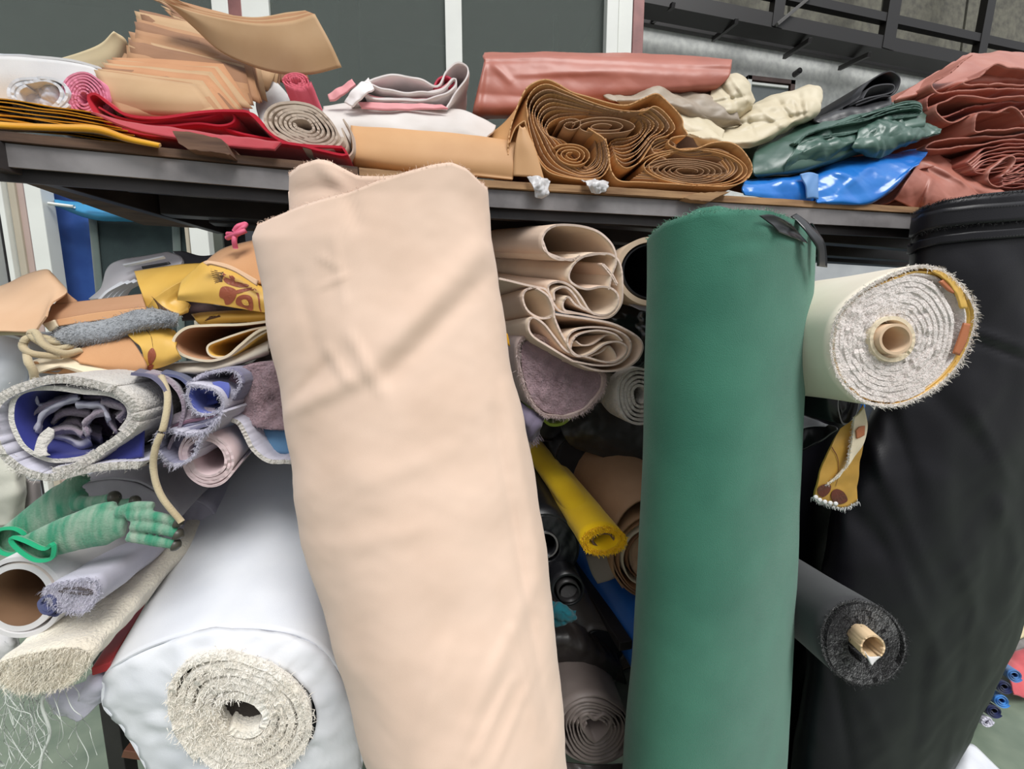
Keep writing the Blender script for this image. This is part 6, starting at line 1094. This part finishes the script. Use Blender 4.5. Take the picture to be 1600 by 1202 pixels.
G = disc('x', Ze([(305, 640), (320, 590), (350, 583), (380, 610), (388, 680), (370, 745), (340, 775), (315, 765), (300, 700)]), .61, None, cr=(.006, .03)); part(bkr, 'crumpled_end', G, .003, M_blk, True)
fs = thing('black_flat_sheet', 'black vinyl sheet with a grey edge stripe, under the black glossy roll', 'sheet')
G = patch([[(1230, 630, .72), (1265, 650, .7), (1300, 668, .67)], [(1230, 690, .7), (1262, 682, .69), (1308, 668, .66)], [(1225, 712, .7), (1260, 702, .68), (1310, 672, .655)]], 14, 24, so=(.003, .06)); part(fs, 'sheet', G, .003, M_bfilm)
G = patch([[(1236, 640, .695), (1262, 652, .69), (1294, 664, .672)], [(1238, 676, .69), (1262, 668, .683), (1290, 666, .67)]], 6, 16, so=(.002, .06)); part(fs, 'grey_stripe', G, .002, mat('silver_grey_film', (150, 150, 156), 'vinyl'))
hs_ = thing('hanging_printed_strip', 'yellow and brown printed cloth strip with scalloped lace hem, hanging under the cream roll', 'cloth')
Gh = patch([[(a, b, .585) for a, b in Ze([(310, 790), (340, 770), (375, 740), (405, 690)])], [(a, b, .575) for a, b in Ze([(270, 860), (310, 850), (360, 820), (420, 790)])], [(a, b, .575) for a, b in Ze([(225, 960), (275, 960), (335, 940), (400, 870)])], [(a, b, .575) for a, b in Ze([(205, 1030), (260, 1040), (330, 1030), (388, 960)])], [(a, b, .58) for a, b in Ze([(195, 1085), (250, 1110), (320, 1130), (378, 1100)])]], 50, 30, so=(.003, .07), cr=(.002, .05), seed=4)
part(hs_, 'cloth', Gh, .003, mat('ochre_printed_oilcloth', (190, 148, 66), 'vinyl', (170, 128, 50), rough=.5))
G = patch([[(a, b, .572) for a, b in Ze([(365, 745), (385, 730), (410, 700)])], [(a, b, .562) for a, b in Ze([(352, 880), (378, 850), (420, 790)])], [(a, b, .565) for a, b in Ze([(330, 960), (352, 930), (375, 900)])], [(a, b, .57) for a, b in Ze([(255, 1030), (280, 1010), (300, 1000)])]], 40, 14, so=(.002, .05)); part(hs_, 'turned_edge', G, .003, M_crb, label='cream turned back edge'); e_ = G[:, 0]; hairs('frayed_edge', e_, np.tile([-1., -.3, -.3], (len(e_), 1)), .004, .0007, M_wh, hs_, 3, 8, jitter=.001)
G = patch([[(a, b, .562) for a, b in Ze([(375, 800), (390, 785), (412, 780)])], [(a, b, .56) for a, b in Ze([(378, 835), (392, 830), (410, 820)])]], 8, 8); part(hs_, 'rust_patch', G, .002, mat('rust_print', (186, 112, 72), 'vinyl'))
decal('printed_flower', Gh, Ze([(275, 1060), (295, 1050), (325, 1065), (340, 1100), (310, 1115), (285, 1110), (270, 1085)]), mat('deep_brown_print', (96, 44, 30), 'vinyl'), hs_, lift=.003); decal('printed_flower', Gh, Ze([(215, 1045), (240, 1030), (268, 1035), (262, 1065), (235, 1085), (215, 1070)]), mat('deep_brown_print', (96, 44, 30), 'vinyl'), hs_, lift=.003)
decal('printed_stem', Gh, Ze([(272, 870), (298, 920), (300, 990), (290, 1040)]), mat('deep_brown_print', (96, 44, 30), 'vinyl'), hs_, 16, lift=.003, closed=False, wd=1.2)
for i, (a, b) in enumerate(Ze([(203, 1085), (220, 1097), (242, 1105), (265, 1110), (288, 1113)])):
    G = disc('x', ell(a, b, 3.2, 3.0), .572, None, nr=5, n=14, bulge=.002); part(hs_, 'lace_dot', G, .002, M_wh, True)
e_ = Gh[-1]; hairs('lace_fringe', e_, np.tile([0., -.3, -1.], (len(e_), 1)), .006, .0012, M_wh, hs_, 7, 10, jitter=.0015, spread=.5)
# charcoal roll with card core
M_ch = mat('charcoal_cloth', (62, 62, 64), 'fabric', (52, 52, 54)); M_bfl = mat('black_fleece', (22, 20, 23), 'fleece', (12, 11, 13))
chr_ = thing('charcoal_roll', 'charcoal fabric roll with black fleece layers and a pale card core sticking out', 'roll')
op = ell(1348, 1005, 62, 68, -.5, lump=.03)
G = loft(op, .53, 1.15, closed=True, n=90, m=16, back=(1058, 795, 1.02), so=(.001, .15)); part(chr_, 'outer_wrap', G, .004, M_ch, True, mats=[M_ch, M_bfl, M_bfl]); p, d = rim(G, True); hairs('frayed_edge', p, d, .005, .0009, M_bfl, chr_, 3, 14, jitter=.002)
G = loft(spiral(1350, 1005, 57, 63, 4.2, .42, -.5, 1.0, .03, 2), .528, .85, m=6, jag=.001, cen=(1350, 1005), back=(1215, 900, 1.0)); part(chr_, 'fleece_layers', G, .009, M_bfl); p, d = rim(G); hairs('fluff', p, d, .004, .0008, M_bfl, chr_, 4, 12, jitter=.003)
ct_ = loft(ell(1364, 1012, 18, 18), .497, .8, closed=True, n=40, m=8, back=(1215, 880, 1.0), jag=.001); part(chr_, 'card_core', ct_, .0028, mat('pale_card_core', (222, 196, 158), 'card', (206, 176, 140)), True)
G = patch([[(1351, 1018, .496), (1356, 1030, .496)], [(1358, 1026, .494), (1362, 1040, .49)], [(1376, 1026, .496), (1364, 1036, .494)]], 8, 6); part(chr_, 'torn_core_paper', G, .0012, M_wh)
G = patch([[(1376, 930, .535), (1383, 966, .533), (1383, 972, .533)], [(1378, 930, .53), (1380, 968, .528), (1379, 974, .528)]], 3, 8) if False else None
# ================================================================ beyond the rack at right
M_pan = mat('pale_grey_panel', (196, 200, 202), 'plastic', (182, 186, 190))
tp2 = thing('pale_panel_table', 'pale grey panel table seen under the right end of the shelf', 'table')
a = P(1200, 398, 1.75); b = P(1480, 392, 1.75)
box('front_panel', (a[0], 1.75, float(zat(1350, 470, 1.75))), (b[0], 1.78, a[2]), M_pan, tp2)
box('dark_top', (a[0], 1.73, a[2]), (b[0], 2.2, a[2] + .012), M_blk, tp2)
for xx in (a[0] + .05, b[0] - .05): box('leg', (xx - .02, 1.78, .002), (xx + .02, 1.82, float(zat(1350, 470, 1.75)) + .05), M_dark, tp2)
M_bst = mat('bright_blue_steel', (38, 110, 190), 'metal', rough=.4)
for k in range(3):
    st_ = thing('blue_steel_stool', ('leftmost of the blue steel trestles behind the pale panel', 'middle blue steel trestle behind the pale panel', 'rightmost of the blue steel trestles behind the pale panel')[k], 'trestle')
    x0 = 1255 + k * 62; Yk = 2.6
    t0 = P(x0, 376, Yk); 
    for q0, q1 in (((0, 374), (50, 386)), ((50, 374), (4, 388)), ((0, 381), (56, 379)), ((25, 372), (25, 392))): bar('lattice_bar', P(x0 + q0[0], q0[1], Yk), P(x0 + q1[0], q1[1], Yk), .014, .014, M_bst, st_)
    for dx in (2, 50):
        f = P(x0 + dx, 390, Yk); bar('leg', (f[0], Yk + .02, .002), (f[0], Yk + .02, f[2] + .03), .02, .02, M_bst, st_)
    f = P(x0, 372, Yk); g = P(x0 + 52, 372, Yk); bar('top_rail', f, g, .03, .02, M_bst, st_)
dkp = tag(box('dark_cabinet', (xat(1190, 380, 3.3), 3.3, .0), (xat(1620, 380, 3.3), 3.7, float(zat(1400, 350, 3.3))), mat('dark_blue_grey_cabinet', (52, 58, 70), 'metal', (36, 40, 52))), 'dark blue grey cabinet standing behind the blue trestles', 'cabinet')
# lower right: blue rolls, red cloth, white sheet
M_bl1 = mat('mid_blue_roll_cloth', (78, 124, 182), 'fabric', (62, 104, 160)); M_bl3 = mat('navy_cloth', (34, 42, 84), 'fabric', (24, 28, 60)); M_bl2 = mat('sky_blue_roll_cloth', (68, 134, 204), 'fabric', (50, 112, 186))
lab = ('grey blue cloth roll, topmost of the small rolls at lower right', 'navy cloth roll second from the top of the small rolls at lower right', 'sky blue cloth roll in the middle of the small rolls at lower right', 'dark blue roll second from the bottom of the small rolls at lower right')
for i, (x, y, m_) in enumerate(((1586, 1056, M_bl1), (1570, 1074, M_bl3), (1566, 1096, M_bl2), (1554, 1112, M_bl3))):
    th = thing('small_cloth_roll', lab[i], 'roll', None, 'small blue rolls at the lower right'); G = loft(spiral(x, y, 13, 10, 2.4, .3, .5, seed=i), .955, 1.08, back=(x - 30, y - 20, 1.1), m=8, n=80, cen=(x, y)); part(th, 'cloth', G, .004, m_)
small_roll('small_grey_roll', 'small white and grey roll, lowest of the small rolls at lower right', 'roll', 1543, 1128, 10, 8, 2.2, .95, 1.02, .004, M_lav, seed=3, back=(1520, 1115, 1.0))
one('coral_red_cloth', 'coral red cloth lying behind the small blue rolls at lower right', 'cloth', patch([[(1570, 1025, 1.2), (1610, 1010, 1.2), (1660, 1000, 1.2)], [(1575, 1050, 1.12), (1612, 1045, 1.12), (1660, 1040, 1.12)], [(1585, 1085, 1.04), (1612, 1092, 1.04), (1660, 1085, 1.04)]], 20, 30, so=(.006, .1)), .004, mat('coral_red_cloth', (208, 96, 100), 'fabric', (186, 76, 84)))
one('grey_cloth_edge', 'grey folded cloth above the coral red cloth at the right edge', 'cloth', patch([[(1580, 1005, 1.24), (1610, 995, 1.24), (1660, 985, 1.24)], [(1582, 1022, 1.21), (1612, 1012, 1.21), (1660, 1003, 1.21)]], 10, 24, cr=(.006, .05)), .006, mat('mid_grey_cloth', (128, 124, 122), 'fabric'))
one('pale_yellow_sheet', 'pale yellow sheet at the right edge above the grey cloth', 'sheet', patch([[(1585, 985, 1.26), (1605, 955, 1.26), (1660, 940, 1.26)], [(1590, 1000, 1.24), (1615, 990, 1.24), (1660, 980, 1.24)]], 8, 10), .004, mat('pale_yellow_vinyl', (232, 218, 178), 'vinyl'))
one('white_plastic_sheet', 'white plastic sheet on the floor at the lower right corner', 'sheet', patch([[(1490, 1190, .89), (1515, 1163, .92), (1545, 1188, .88), (1575, 1215, .84)], [(1480, 1230, .82), (1510, 1215, .83), (1545, 1230, .81), (1580, 1250, .79)], [(1480, 1300, .72), (1510, 1300, .72), (1545, 1300, .72), (1580, 1300, .71)]], 24, 30, cr=(.006, .1)), .004, M_wpl)
